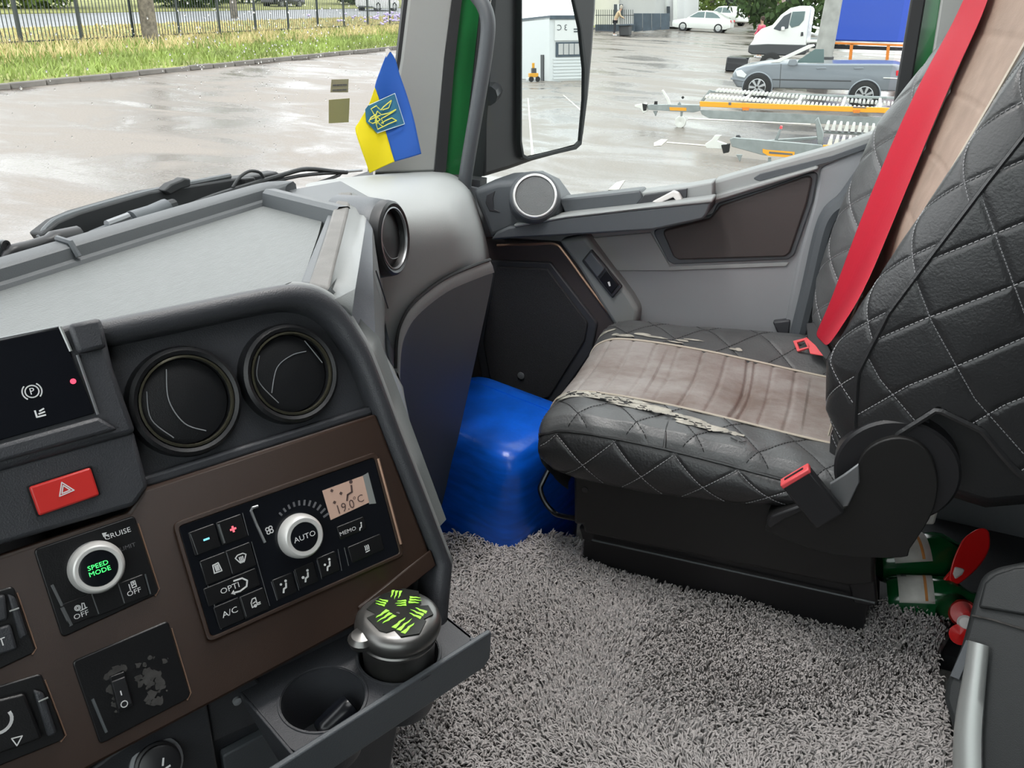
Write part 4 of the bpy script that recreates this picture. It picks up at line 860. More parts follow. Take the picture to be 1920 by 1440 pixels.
quilt('back_bolster', lambda a, b: back(b, .50+a), 0, 1.0, .96, 1.092, 420, 70, 'worn_sheen_leather', seat, .105, .10, (.1, .2), .0022, .004, out=(0, 1, 0), stitch='stitch_light')  # window sheen on this far bolster comes from its paler leather colour
quilt('back_bolster', lambda a, b: back(.672-b*(.062/.13), .50+a), 0, 1.0, 0, .13, 420, 70, 'quilt_leather', seat, .105, .105, (.35, .0), .0018, .004, out=(-.5, 1, 0), stitch='stitch_light')
for x in (.96, .672): MB().tube([back(x, z)+V(0, .003, 0) for z in np.linspace(.56, 1.45, 60)], .0022, 6).build('piping', 'piping', seat)
# side of the near bolster, running back from the seam; cut away over the hinge
hb = lerp([0, .03, .06, .11, .17, .22, .30, .5], [.535, .56, .62, .675, .655, .60, .56, .54])
def bside(a, b):                       # a: back from the seam, b: height
    z = .5+b; return V(.610-.016*math.sin(min(1, a/.14)*math.pi*.5)+.03*max(0, a-.2), ysm(z)-a, z)
quilt('back_side_panel', bside, 0, .34, 0, 1.0, 170, 440, 'quilt_leather', seat, .125, .125, (.1, .05), .0022, .004, out=(-1, 0, 0), stitch='stitch_light', mask=lambda a, b: .5+b > hb(a)+.004)
MB().tube([back(.610, z)+V(-.002, 0, 0) for z in np.linspace(.54, 1.5, 60)], .0035, 6).build('seam_welt', 'quilt_leather', seat)
MB().tube([bside(a, hb(a)-.5)+V(-.002, 0, 0) for a in np.linspace(0, .3, 40)], .005, 6).build('cover_hem', 'quilt_leather', seat)
bs = MB().slab([V(.63, y, z) for y, z in ((-.12, .52), (-.10, .60), (-.11, .8), (-.2, 1.05), (-.32, 1.5), (-.42, 1.5), (-.42, .55), (-.3, .5))], (1, 0, 0), 0, .44); bs.build('back_core', 'quilt_leather', seat, bevel=.03)
# --- frame, hinge cover, rails
SX = .600
def ss(pxs, X=SX): return [onx(a, b, X) for a, b in pxs]
MB().slab(ss([(1075, 880), (1480, 930), (1640, 860), (1640, 1096), (1590, 1100), (1095, 1000), (1092, 985), (1076, 984)], .625), (1, 0, 0), 0, .42).build('seat_frame', 'seat_plastic', seat, bevel=.006)
MB().lathe(onx(1097, 918, .625), (-1, 0, 0), [(.006, 0), (.006, .0015), (0, .0015)], 16).build('frame_hole', 'gloss_black', seat)
hg = [(1436, 990), (1440, 972), (1466, 958), (1520, 944), (1572, 956), (1600, 930), (1608, 870), (1632, 838), (1672, 822), (1712, 826), (1742, 850), (1757, 890), (1757, 930), (1742, 975), (1706, 1030), (1690, 1046), (1560, 1040), (1445, 1000)]
MB().slab(ss([tuple(p) for p in spline(hg+[hg[0]], 3)[:-1]], .585), (1, 0, 0), 0, .05).build('hinge_cover', 'seat_plastic', seat, bevel=.008, seg=3)
MB().lathe(onx(1680, 885, .60), (-1, 0, 0), [(.088, -.03), (.088, .0), (.084, .004), (.0, .004)], 48).build('hinge_disc', 'satin_black', seat)
MB().slab(ss([(1650, 800), (1682, 772), (1700, 748), (1728, 760), (1745, 800), (1756, 838), (1700, 850)], .612), (1, 0, 0), 0, .04).build('hinge_gusset', 'charcoal_plastic', seat, bevel=.005)
MB().slab(ss([(1438, 985), (1446, 968), (1500, 948), (1518, 952), (1470, 975), (1445, 992)], .580), (1, 0, 0), 0, .01).build('cover_lip', 'satin_black', seat, bevel=.003)
MB().slab([V(.66, a, b) for a, b in ((.33, .0), (.33, .31), (-.185, .31), (-.185, .0))], (1, 0, 0), 0, .40).build('pedestal', 'rail_steel', seat, bevel=.004)
MB().slab(ss([(1085, 988), (1642, 1102), (1646, 1134), (1092, 1012)], .655), (1, 0, 0), 0, .03).build('rail', 'rail_steel', seat, bevel=.003)
MB().tube(ss([(1110, 1012), (1640, 1130)], .648), .0022, 6).build('rail_highlight', 'rim_plastic', seat)  # paler tube paints the highlight along the dark rail
MB().slab(ss([(1590, 1092), (1640, 1070), (1646, 1138), (1600, 1132)], .648), (1, 0, 0), 0, .03).build('rail_end', 'rail_steel', seat, bevel=.004)
MB().tube(spline([onx(1034, 870, .70), onx(1018, 902, .68), onx(1013, 918, .67), onx(1022, 942, .66), onx(1040, 962, .655), onx(1058, 968, .65), onx(1092, 975, .645)], 5), .0052, 10).build('release_bar', 'gloss_black', seat)
# --- belt buckle on the near side
bu = thing('belt_buckle', 'black belt buckle with red release button on the near side of the seat', 'buckle', onx(1550, 960, .57))
BN = unit((-.75, .35, .45)); ba = unit(onx(1500, 905, .56)-onx(1552, 968, .56)); bw = unit(np.cross(ba, BN)); bn = unit(np.cross(bw, ba))
bc = onx(1524, 932, .56); wdt = np.linalg.norm(onx(1473, 905, .56)-onx(1530, 880, .56))*.5
MB().box(bc, (wdt*2*.98, .088, .022), np.array([bw, ba, bn])).build('body', 'satin_black', bu, bevel=.004)
MB().box(bc+ba*.043, (wdt*2*.98, .008, .024), np.array([bw, ba, bn])).build('button', 'buckle_red', bu, bevel=.002)
MB().box(bc+ba*.0475, (wdt*1.3, .001, .005), np.array([bw, ba, bn])).build('slot', 'gloss_black', bu)
MB().slab(ss([(1555, 908), (1580, 892), (1610, 870), (1612, 905), (1590, 950), (1570, 952), (1560, 930)], .575), (1, 0, 0), 0, .006).build('stalk', 'steel_grey', bu, bevel=.002)
# --- red belt across the far bolster and its tongue
belt = thing('seat_belt', 'red seat belt webbing running down over the far side of the backrest', 'seat belt', onx(1540, 640, 1.0))
bl = [((1818, -30), (1866, -30), .98), ((1790, 40), (1835, 50), .99), ((1748, 110), (1796, 130), 1.0), ((1700, 205), (1752, 232), 1.01), ((1652, 315), (1706, 345), 1.015), ((1606, 430), (1660, 455), 1.02), ((1570, 530), (1620, 552), 1.02), ((1545, 595), (1580, 612), 1.02), ((1527, 628), (1552, 655), 1.02)]
def on_back(px, py, off):
    d = ray(px, py); ts_ = np.linspace(1.2, 2.4, 600)
    for t_ in ts_:
        p = CAM+d*t_
        if .62 < p[0] < 1.12 and p[1] <= back(min(p[0], 1.092), min(1.5, max(.5, p[2])))[1]+off: return p
    return onx(px, py, 1.03)
rowsb = []
for (a, b, X) in bl:
    r_ = []
    for f_ in (0, .33, .67, 1): q = V(*a)*(1-f_)+V(*b)*f_; r_.append(on_back(q[0], q[1], .014))
    m_ = np.mean([p[0] for p in r_]); rowsb.append(r_)
MB().grid(rowsb).build('webbing', 'belt_red', belt, smooth=180, solid=.0015, subsurf=2)
tg = Frame(onx(1530, 645, 1.0), onx(1540, 640, 1.0)-onx(1520, 640, 1.0), V(0, 0, -1), (-.6, .6, .5))
tp_ = lambda l: [onp(a, b, tg.O, tg.n) for a, b in l]
MB().ring(tp_([(1488, 640), (1512, 634), (1522, 652), (1496, 660)]), tp_([(1495, 643), (1509, 639), (1515, 651), (1500, 655)]), tg.n, -.002, .003).build('tongue', 'buckle_red', belt, bevel=.001)
MB().slab(tp_([(1512, 632), (1530, 648), (1545, 668), (1520, 664)]), tg.n, -.002, .003).build('tongue_neck', 'buckle_red', belt, bevel=.001)
MB().slab(tp_([(1512, 606), (1528, 604), (1546, 632), (1560, 660), (1550, 676), (1532, 660), (1514, 634)]), tg.n, -.006, .002).build('tongue_housing', 'satin_black', belt, bevel=.002)
# ------------------------------------------------------------------ blue canister in the footwell
cn = thing('blue_canister', 'blue plastic canister standing in the passenger footwell', 'canister', (.78, .58, 0))
c4 = [onz(*p, .395) for p in ((778, 800), (900, 690), (1042, 742), (968, 880))]
cx = np.mean(c4, 0); ua = unit((c4[2]-c4[1])*V(1, 1, 0)); ub = V(-ua[1], ua[0], 0)
W2 = max(abs((p-cx) @ ua) for p in c4)*.93; D2 = max(abs((p-cx) @ ub) for p in c4)*.90
def can_row(z, sc, rr): return [V(*(cx[:2]+ua[:2]*a+ub[:2]*b), z) for a, b in rpoly([(-W2*sc, -D2*sc), (W2*sc, -D2*sc), (W2*sc, D2*sc), (-W2*sc, D2*sc)], rr, 6)]
rows = [can_row(z, s, r) for z, s, r in ((.0, .93, .035), (.012, .985, .045), (.03, 1, .05), (.15, 1, .05), (.33, 1, .05), (.362, .985, .05), (.385, .94, .05), (.397, .86, .05), (.401, .70, .04), (.402, .3, .02))]
mb = MB().grid(rows, True); k = len(rows[0]); e = (len(rows)-1)*k; mb.f.append(tuple(range(e, e+k))); mb.f.append(tuple(range(k))[::-1])
mb.build('body', 'canister_blue', cn, smooth=60)
MB().tube([V(*(cx[:2]+ua[:2]*W2*a+ub[:2]*D2*.55), .402) for a in np.linspace(-.75, .75, 8)], .0016, 6).build('mould_line', 'canister_blue', cn)
# ------------------------------------------------------------------ grey shaggy rug over the engine tunnel
def rug_z(x, y): return .185+.012*math.sin(x*7+1)*math.sin(y*6)+.006*math.sin(x*19+y*13)
edge_r = [(845, 990), (900, 998), (1000, 1000), (1050, 1008), (1100, 1022), (1160, 1040), (1230, 1060), (1330, 1078), (1420, 1100), (1500, 1122), (1580, 1138), (1640, 1150), (1690, 1150), (1740, 1118), (1770, 1100), (1785, 1115), (1778, 1180), (1755, 1230), (1762, 1290), (1778, 1380), (1785, 1500)]
rug_poly = [onz(x, y, .2)[:2] for x, y in edge_r]+[np.array(p) for p in ((.25, -.36), (-.12, -.36), (-.16, .1), (-.12, .50), (.30, .62))]
RPY = np.array(rug_poly)
def inside(x, y, poly=RPY):
    x1, y1 = poly[:, 0], poly[:, 1]; x2, y2 = np.roll(x1, -1), np.roll(y1, -1)
    c = ((y1[None] > y[:, None]) != (y2[None] > y[:, None])) & (x[:, None] < (x2-x1)[None]*(y[:, None]-y1[None])/((y2-y1)[None]+1e-12)+x1[None])
    return c.sum(1) % 2 == 1
rug = thing('shaggy_rug', 'grey shaggy rug covering the floor between the seats', 'rug', (.3, .1, .17))
rb = MB().slab([V(p[0], p[1], .171) for p in rug_poly], (0, 0, 1), 0, .010)
rb.build('backing', 'rug_backing' if 'rug_backing' in MATS else mat('rug_backing', (.16, .15, .145), .95, bump=(300, .8)), rug, smooth=0)
ND = 60000
px_ = rng.uniform(RPY[:, 0].min(), RPY[:, 0].max(), ND*2); py_ = rng.uniform(RPY[:, 1].min(), RPY[:, 1].max(), ND*2)
# keep only what can be seen: in front of the console nothing shows
ok = inside(px_, py_); px_, py_ = px_[ok][:ND], py_[ok][:ND]; n = len(px_)
# pile direction field with swirls
ang = 2.2*np.sin(px_*5.1+1.3)+1.8*np.sin(py_*6.3-.6)+1.2*np.sin((px_+py_)*9)+rng.normal(0, .75, n)
lean = .35+.35*np.clip(np.sin(px_*8+py_*5)+.3, 0, 1)+rng.normal(0, .16, n)
hgt = rng.uniform(.012, .021, n); wid = rng.uniform(.0015, .0024, n)
zb = .180+.012*np.sin(px_*7+1)*np.sin(py_*6)*.4+.045*np.exp(-((px_-.75)/.09)**2-((py_+.27)/.10)**2)+.018*np.exp(-((px_-.70)/.05)**2-((py_-.02)/.08)**2)+.015*np.exp(-((px_-.68)/.06)**2-((py_-.38)/.10)**2)
dx, dy = np.cos(ang), np.sin(ang); sx, sy = -dy, dx
prof = [(0, 0, .9), (.35, .55, 1.0), (.95, .92, .95), (1.45, .80, .25)]      # along lean, height, width factor
lev = []
for k, (al, hh, ww) in enumerate(prof):
    cxk = px_+dx*lean*hgt*al; cyk = py_+dy*lean*hgt*al; czk = zb+hgt*hh*(1.05-.35*lean)
    w = wid*ww
    a_ = np.stack([cxk+sx*w, cyk+sy*w, czk], 1); b_ = np.stack([cxk-sx*w, cyk-sy*w, czk], 1); c_ = np.stack([cxk+dx*w*.9, cyk+dy*w*.9, czk+w*1.1], 1)
    lev.append(np.stack([a_, b_, c_], 1))
VV = np.concatenate(lev, 1).reshape(-1, 3); base_i = (np.arange(n)*12)[:, None]
quads = []
for k in range(3):
    o = 3*k
    for i, j in ((0, 2), (2, 1), (1, 0)): quads.append([o+i, o+j, o+3+j, o+3+i])
Q = np.array(quads)[None]+base_i[:, :, None]; Q = Q.reshape(-1, 4)
me = bpy.data.meshes.new('pile'); me.vertices.add(len(VV)); me.vertices.foreach_set('co', VV.astype(np.float32).ravel()); me.loops.add(Q.size); me.loops.foreach_set('vertex_index', Q.astype(np.int32).ravel())
me.polygons.add(len(Q)); me.polygons.foreach_set('loop_start', np.arange(0, Q.size, 4, dtype=np.int32)); me.update(calc_edges=True); me.shade_smooth()
me.materials.append(mat('rug_pile', (.50, .465, .455), .8, var=(150, .25), sheen=.3))
po = bpy.data.objects.new('pile', me); COL.objects.link(po); put(po, rug); tag(po, kind='stuff')
hem = [V(*onz(x, y, .19)[:2], .188) for x, y in edge_r[13:]]; MB().tube(spline(hem, 4), .006, 8).build('bound_hem', 'rug_backing', rug)
# ------------------------------------------------------------------ bottles behind the seat
def bottle(name, label, base, axis, L, R, cap, lab=True):
    t = thing(name, label, 'bottle', base); ax = unit(axis); up_ = V(0, 0, 1)
    MB().lathe(base, ax, [(R*.9, 0), (R, .01), (R, L*.62), (R*.93, L*.70), (R*.6, L*.82), (R*.38, L*.9), (R*.36, L)], 32).build('body', 'green_liquid', t)
    if lab:
        s = unit(np.cross(ax, up_)); w_ = unit(np.cross(s, ax))
        for r_, m_, h0, h1, a0, a1 in ((R*1.012, 'paper_label', .12, .50, -1.1, .9), (R*1.02, 'label_orange', .40, .43, -1.0, .85), (R*1.02, 'label_ink', .16, .22, .25, .6)):
            MB().grid([[base+ax*(L*h)+(w_*math.cos(q)-s*math.sin(q))*r_ for q in np.linspace(a0, a1, 14)] for h in (h0, h1)]).build('label', m_, t, solid=.0005)
    return t
b0 = onz(1645, 1078, .245); b1 = onz(1800, 1040, .275); b0 = b0+V(.05, 0, 0)
ax = unit(b1-b0); gb = bottle('green_spray_bottle', 'green spray bottle with red trigger head lying behind the seat', b0, ax, .17, .045, 'red')
hd = onz(1812, 1040, .32); hn = unit(CAM-hd)
HF = Frame(hd, RI, -UP, hn)
el = [HF.px(*p) for p in ((1863, 1000), (1868, 1030), (1850, 1062), (1815, 1088), (1793, 1096), (1776, 1084), (1780, 1050), (1798, 1012), (1828, 994), (1850, 992))]
MB().slab(HF.P([tuple(p) for p in spline(el+[el[0]], 3)[:-1]]), HF.n, -.03, .006).build('trigger_head', 'red_cap', gb, bevel=.006, seg=3)
MB().slab(HF.P([HF.px(*p) for p in ((1782, 1062), (1800, 1072), (1782, 1096), (1760, 1090), (1762, 1080))]), HF.n, -.025, .004).build('trigger', 'red_cap', gb, bevel=.004)
MB().slab(HF.P([HF.px(*p) for p in ((1786, 1060), (1812, 1068), (1806, 1078), (1790, 1086), (1783, 1074))]), HF.n, -.02, .010).build('nozzle', 'white_cap', gb, bevel=.003)
MB().tube([b0+ax*.165, hd-hn*.012], .016, 14).build('neck', 'green_liquid', gb)
b2 = onz(1665, 1150, .215)+V(.045, 0, 0); b3 = onz(1775, 1125, .24); gb2 = bottle('green_flask', 'second green bottle with pale label half under the rug edge', b2, unit(b3-b2), .15, .042, None)
bg = thing('red_capped_bottle', 'clear bottle with red and white cap wedged beside the grey box', 'bottle', onz(1800, 1170, .22))
q0, q1 = onz(1770, 1130, .24), onz(1812, 1165, .25); MB().lathe(q0, q1-q0, [(.022, -.03), (.03, 0), (.03, .04), (.016, .06)], 24).build('body', 'clear_film', bg)
MB().lathe(onz(1806, 1150, .25), unit(CAM-q1), [(.022, -.04), (.024, 0), (.02, .01), (.0, .012)], 24).build('cap', 'red_cap', bg); MB().lathe(onz(1810, 1168, .25), unit(CAM-q1), [(.012, -.03), (.013, .012), (.009, .016), (0, .017)], 20).build('cap_insert', 'white_cap', bg); MB().lathe(onz(1800, 1190, .24), unit(CAM-q1), [(.016, -.04), (.017, 0), (0, .006)], 20).build('red_base', 'red_cap', bg)
# pale bag peeping out behind the hinge
sb_ = thing('green_white_bag', 'scrap of a green and white bag behind the seat hinge', 'bag', onz(1755, 975, .3)); 
MB().slab([onx(*p, .72) for p in ((1756, 925), (1766, 935), (1752, 985), (1730, 985), (1735, 960))], (1, 0, 0), 0, .02).build('white_scrap', 'paper_label', sb_, bevel=.004); MB().slab([onx(*p, .715) for p in ((1758, 915), (1768, 925), (1762, 945), (1750, 948))], (1, 0, 0), 0, .02).build('green_scrap', mat('leaf_green', (.16, .30, .03), .5), sb_, bevel=.004)
# ------------------------------------------------------------------ grey box with silver handle between the seats
GN = unit((-.72, .45, .53)); GP = onz(1850, 1090, .43)
gp_ = lambda l, o=0.0: [onp(a, b, GP+GN*o, GN) for a, b in l]
gx = thing('storage_box', 'dark grey storage box with a silver grab handle at the lower right', 'storage box', GP-V(0, 0, .2))
MB().slab(gp_([tuple(p) for p in spline([(1990, 1040), (1900, 1056), (1862, 1066), (1838, 1084), (1822, 1130), (1800, 1210), (1772, 1280)], 4)]+[(1768, 1310), (1786, 1370), (1790, 1560), (1990, 1560)]), -GN, 0, .22).build('body', 'box_plastic', gx, bevel=.012, seg=3)
MB().slab(gp_([(1990, 1060), (1905, 1066), (1868, 1078), (1848, 1094), (1836, 1140), (1990, 1166)], .0), GN, 0, .008).build('lid', 'box_plastic', gx, bevel=.007, seg=3)
MB().tube(gp_([(1822, 1154), (1860, 1162), (1925, 1182)], .004), .0016, 6).build('lid_joint', 'dust', gx)
hl = [(1815, 1200), (1806, 1260), (1793, 1330), (1787, 1390), (1785, 1480)]; hr = [(1856, 1212), (1851, 1262), (1846, 1330), (1843, 1390), (1844, 1480)]
rows = []
for f, o in ((0, .004), (.05, .016), (.3, .021), (.7, .019), (.95, .014), (1, .004)): rows.append([onp(*(V(*a)*(1-f)+V(*b)*f), GP+GN*o, GN) for a, b in zip(spline(hl, 4), spline(hr, 4))])
MB().grid(rows).build('handle', 'silver_paint', gx, smooth=60)
MB().slab(gp_([(1812, 1200), (1830, 1206), (1800, 1275), (1782, 1268)], .001), GN, 0, .004).build('latch_plate', 'slate_plastic', gx, bevel=.001)
# ------------------------------------------------------------------ flag standing on the dashboard
fl = thing('small_flag', 'small blue and yellow flag with trident emblem on the dashboard', 'flag', ony(697, 318, .86))
FN = unit((-.75, -.60, .1)); FP = onx(740, 220, .93)
def fo(x, y): return onp(x, y, FP, FN)
def fold(x, y): return FN*(.0045*math.sin((x-700)*.06+(y*.012))+.002*math.sin(y*.05))
def strip_grid(L, R, k=14):
    L, R = spline(L, 6), spline(R, 6); n_ = min(len(L), len(R)); rows = []
    Li = [L[int(i*(len(L)-1)/(n_-1))] for i in range(n_)]; Ri = [R[int(i*(len(R)-1)/(n_-1))] for i in range(n_)]
    for t in np.linspace(0, 1, k): rows.append([fo(*(a*(1-t)+b*t))+fold(*(a*(1-t)+b*t)) for a, b in zip(Li, Ri)])
    return rows
mid = [(727, 96), (713, 130), (702, 164), (710, 185), (722, 240), (732, 275), (740, 303)]
MB().grid(strip_grid(mid, [(731, 95), (742, 112), (750, 140), (762, 175), (775, 220), (783, 260), (789, 288)])).build('blue_half', 'flag_blue', fl, smooth=180, solid=.0008)
MB().grid(strip_grid([(702, 164), (690, 198), (673, 228), (666, 243), (675, 275), (686, 305), (693, 325)], [(702, 164), (710, 185), (716, 210), (722, 240), (729, 265), (735, 288), (740, 303)])).build('yellow_half', 'flag_yellow', fl, smooth=180, solid=.0008)
def fpts(l, o): return [fo(x, y)+fold(x, y)+FN*o for x, y in l]
MB().slab(fpts([(739, 176), (757, 232), (706, 249), (686, 228), (684, 205), (690, 197)], .003), FN, 0, .0006).build('emblem_field', 'emblem_teal', fl, smooth=0)
def fline(l, r, m, nm, o=.0115): MB().tube(fpts(l, o), r, 5).build(nm, m, fl)
fline([(690, 197), (739, 175), (757, 232), (706, 249)], .0009, 'emblem_frame', 'emblem_frame')
for l in ([(733, 188), (718, 200), (713, 206), (708, 202), (704, 198), (694, 204), (700, 214), (712, 224)], [(733, 188), (728, 202), (716, 206)], [(742, 205), (728, 212), (714, 215), (706, 208)], [(742, 205), (736, 210), (722, 218), (714, 222), (718, 232)], [(743, 226), (734, 221), (722, 226), (714, 231)], [(743, 226), (728, 232), (707, 242), (702, 226), (708, 216)],
          [(704, 214), (694, 220), (690, 227), (697, 231), (706, 228), (712, 224)], [(692, 224), (712, 216)], [(700, 214), (706, 232)], [(706, 208), (702, 220), (710, 232), (716, 236)]):
    fline(l, .0011, 'emblem_line', 'trident')
MB().tube([fo(727, 92)-FN*.004, fo(717, 200)-FN*.006, fo(702, 328)-FN*.006], .0022, 8).build('pole', 'white_cap', fl)
MB().slab(fpts([(722, 92), (728, 90), (736, 98), (731, 97), (724, 108)], .001), FN, 0, .0006).build('white_sleeve', 'white_cap', fl, smooth=0)
# ------------------------------------------------------------------ wiper gear and cowl parts outside the windscreen
wy = 1.12
wp = lambda l, Y=wy: [ony(a, b, Y) for a, b in l]
cw = thing('cowl_grille', 'black front edge of the cab below the windscreen', 'cowl', (.2, 1.15, .7))
MB().slab(wp([(78, 440), (110, 415), (150, 398), (280, 360), (420, 338), (520, 322), (540, 335), (480, 362), (300, 410), (100, 470)], 1.16), (0, 1, 0), 0, .03).build('edge_panel', 'rubber', cw, bevel=.004)
MB().tube(spline(wp([(74, 447), (92, 424), (120, 407), (200, 382), (300, 356), (430, 330)], 1.17), 4), .006, 8).build('edge_lip', 'rim_plastic', cw)
MB().slab(wp([(-20, 455), (14, 450), (30, 466), (40, 480), (60, 500), (-20, 520)], 1.10), (0, 1, 0), 0, .012).build('mount_bracket', 'rim_plastic', cw, bevel=.003)
MB().lathe(ony(9, 459, 1.095), (0, -1, 0), [(.007, 0), (.007, .003), (.004, .003), (.004, .001), (0, .001)], 16).build('bracket_bolt', 'satin_black', cw)
MB().slab([V(-1.1, 1.06, .765), V(1.1, 1.02, .74), V(1.1, 1.25, .64), V(-1.1, 1.32, .64)], (0, 0, -1), 0, .03).build('cowl_panel', 'rubber', cw, bevel=.01)
w1 = thing('windscreen_wiper', 'black wiper arm with bent hose lying along the windscreen base', 'wiper', ony(400, 370, wy))
MB().tube(spline(wp([(215, 436), (260, 420), (330, 396), (400, 368), (470, 346), (530, 328), (575, 317), (630, 322), (650, 323)]), 4), .0052, 8).build('arm', 'rubber', w1)
MB().tube(spline(wp([(320, 402), (400, 380), (480, 352), (560, 330), (640, 325), (590, 345)]), 4), .004, 8).build('blade', 'satin_black', w1)
MB().tube(spline(wp([(436, 352), (450, 332), (468, 321), (486, 323), (494, 333)]), 5), .0032, 8).build('hose', 'rubber', w1)
MB().tube(spline(wp([(498, 340), (499, 350), (480, 356), (400, 370)]), 4), .003, 6).build('wire', 'rubber', w1)
MB().tube(wp([(640, 322), (678, 319)]), .0036, 8).build('tip', 'steel_grey', w1)
MB().tube(wp([(246, 412), (285, 400), (312, 388)]), .0150, 12).build('sleeve', 'slate_plastic', w1); MB().tube(wp([(312, 388), (326, 384)]), .011, 10).build('boot', 'rubber', w1)
MB().tube(wp([(168, 440), (205, 425), (246, 412)]), .006, 8).build('link', 'slate_plastic', w1); MB().tube(wp([(172, 438), (200, 436), (232, 424), (228, 432), (190, 444)]), .0042, 8).build('link', 'rubber', w1); MB().tube(wp([(200, 420), (240, 405)]), .0065, 8).build('link', 'mid_grey_plastic', w1)
w2 = thing('wiper_motor_arm', 'second black wiper arm with thick knuckle at the left', 'wiper', ony(60, 470, 1.09))
MB().tube(spline(wp([(6, 520), (10, 486), (22, 472), (60, 462), (100, 450), (146, 440)], 1.09), 4), [.007]*8+[.010]*8+[.014]*5, 12).build('arm', 'satin_black', w2)
MB().slab(wp([(30, 492), (120, 455), (148, 448), (120, 468), (40, 505)], 1.10), (0, 1, 0), 0, .01).build('washer_plate', 'mid_grey_plastic', w2, bevel=.002)
b = thing('mirror_foot', 'black bracket with bolt head sticking up at the cab front', 'bracket', ony(330, 345, 1.15))
MB().slab(wp([(308, 358), (322, 345), (340, 338), (346, 334), (358, 335), (358, 350), (340, 355), (320, 366)], 1.15), (0, 1, 0), 0, .02).build('body', 'rubber', b, bevel=.003)
MB().slab(wp([(455, 335), (478, 332), (482, 345), (460, 350)], 1.15), (0, 1, 0), 0, .02).build('foot_block', 'rubber', b, bevel=.003)
# fill lamp added out of view on the ceiling to brighten the cab
lm = thing('added_fill_lamp', 'added fill lamp, flat on the unseen ceiling above the passenger side', 'lamp', (.42, .56, RZ))
MB().box((.42, .56, RZ-.012), (.6, .18, .02)).build('fill_lamp_diffuser', mat('fill_lamp_white', (.8, .8, .8), .5, emit=(1, .97, .93, 13.0)), lm, bevel=.005); MB().box((.42, .56, RZ-.003), (.66, .24, .014)).build('fill_lamp_base', 'grey_plastic', lm, bevel=.004)
# ------------------------------------------------------------------ outside: wet car park
GZ = -1.4
def asphalt():
    m = bpy.data.materials.new('wet_asphalt'); m.use_nodes = True; MATS['wet_asphalt'] = m; nt = m.node_tree; b = nt.nodes['Principled BSDF']; N = nt.nodes.new; L = nt.links.new
    tc = N('ShaderNodeTexCoord'); mp = N('ShaderNodeMapping'); mp.inputs['Scale'].default_value = (1.5, .65, 1); L(tc.outputs['Object'], mp.inputs[0])
    n1 = N('ShaderNodeTexNoise'); n1.inputs['Scale'].default_value = .38; n1.inputs['Detail'].default_value = 7; n1.inputs['Roughness'].default_value = .62; n1.inputs['Distortion'].default_value = .6; L(mp.outputs[0], n1.inputs['Vector'])
    n2 = N('ShaderNodeTexNoise'); n2.inputs['Scale'].default_value = 30; n2.inputs['Detail'].default_value = 4; L(tc.outputs['Object'], n2.inputs['Vector'])
    r1 = N('ShaderNodeValToRGB'); e = r1.color_ramp.elements; e[0].position = .42; e[0].color = (.215, .188, .162, 1); e[1].position = .56; e[1].color = (.105, .086, .071, 1); L(n1.outputs[0], r1.inputs[0])
    mx = N('ShaderNodeMixRGB'); mx.blend_type = 'MULTIPLY'; mx.inputs[0].default_value = .5; r3 = N('ShaderNodeValToRGB'); r3.color_ramp.elements[0].position = .3; r3.color_ramp.elements[1].position = .7; r3.color_ramp.elements[0].color = (.55, .55, .55, 1); r3.color_ramp.elements[1].color = (1.3, 1.3, 1.3, 1)
    L(n2.outputs[0], r3.inputs[0]); L(r1.outputs[0], mx.inputs[1]); L(r3.outputs[0], mx.inputs[2]); L(mx.outputs[0], b.inputs['Base Color'])
    r2 = N('ShaderNodeValToRGB'); e = r2.color_ramp.elements; e[0].position = .42; e[0].color = (.62, .62, .62, 1); e[1].position = .60; e[1].color = (.10, .10, .10, 1); L(n1.outputs[0], r2.inputs[0]); L(r2.outputs[0], b.inputs['Roughness'])
    bp = N('ShaderNodeBump'); bp.inputs['Strength'].default_value = .35; bp.inputs['Distance'].default_value = .01; L(n2.outputs[0], bp.inputs['Height']); L(bp.outputs[0], b.inputs['Normal'])
asphalt(); MATS['wet_asphalt'].node_tree.nodes['Principled BSDF'].inputs['Specular IOR Level'].default_value = .36
mat('grass_ground', (.24, .25, .08), .95, var=(1.2, .35)); mat('grass_blade', (.24, .31, .08), .8, var=(.8, .5)); mat('dry_blade', (.58, .48, .24), .85, var=(2, .3)); mat('lilac_petal', (.42, .36, .62), .7)
mat('kerb_stone', (.16, .15, .135), .9, var=(3, .2)); mat('fence_steel', (.025, .035, .036), .4); mat('bark', (.16, .14, .11), .9, var=(8, .4), bump=(12, .6)); mat('leaf', (.06, .115, .03), .7, var=(3, .4)); mat('leaf_light', (.16, .24, .05), .7, var=(3, .4))
mat('road_grey', (.24, .25, .26), .6, var=(.5, .1)); mat('paint_white', (.55, .52, .45), .8, var=(6, .2))
mat('car_white', (.72, .73, .70), .25, coat=.5); mat('car_silver', (.21, .235, .26), .28, metal=.35, coat=.6); mat('car_black', (.012, .014, .018), .2, coat=.5); mat('tyre', (.018, .018, .018), .8); mat('alloy', (.45, .46, .47), .3, metal=.8); mat('tint_glass', (.10, .15, .15), .08); mat('lamp_clear', (.65, .67, .66), .15); mat('lamp_red', (.5, .02, .03), .2); mat('bumper_grey', (.05, .052, .055), .6)
mat('tarp_blue', (.02, .07, .42), .5, bump=(3, .3)); mat('orange_paint', (.62, .19, .02), .5); mat('galvanised', (.26, .285, .28), .4, metal=.5, var=(6, .15)); mat('zinc_white', (.66, .66, .62), .4, metal=.2); mat('deck_orange', (.75, .33, .02), .45); mat('concrete_pole', (.33, .33, .31), .9, var=(4, .15))
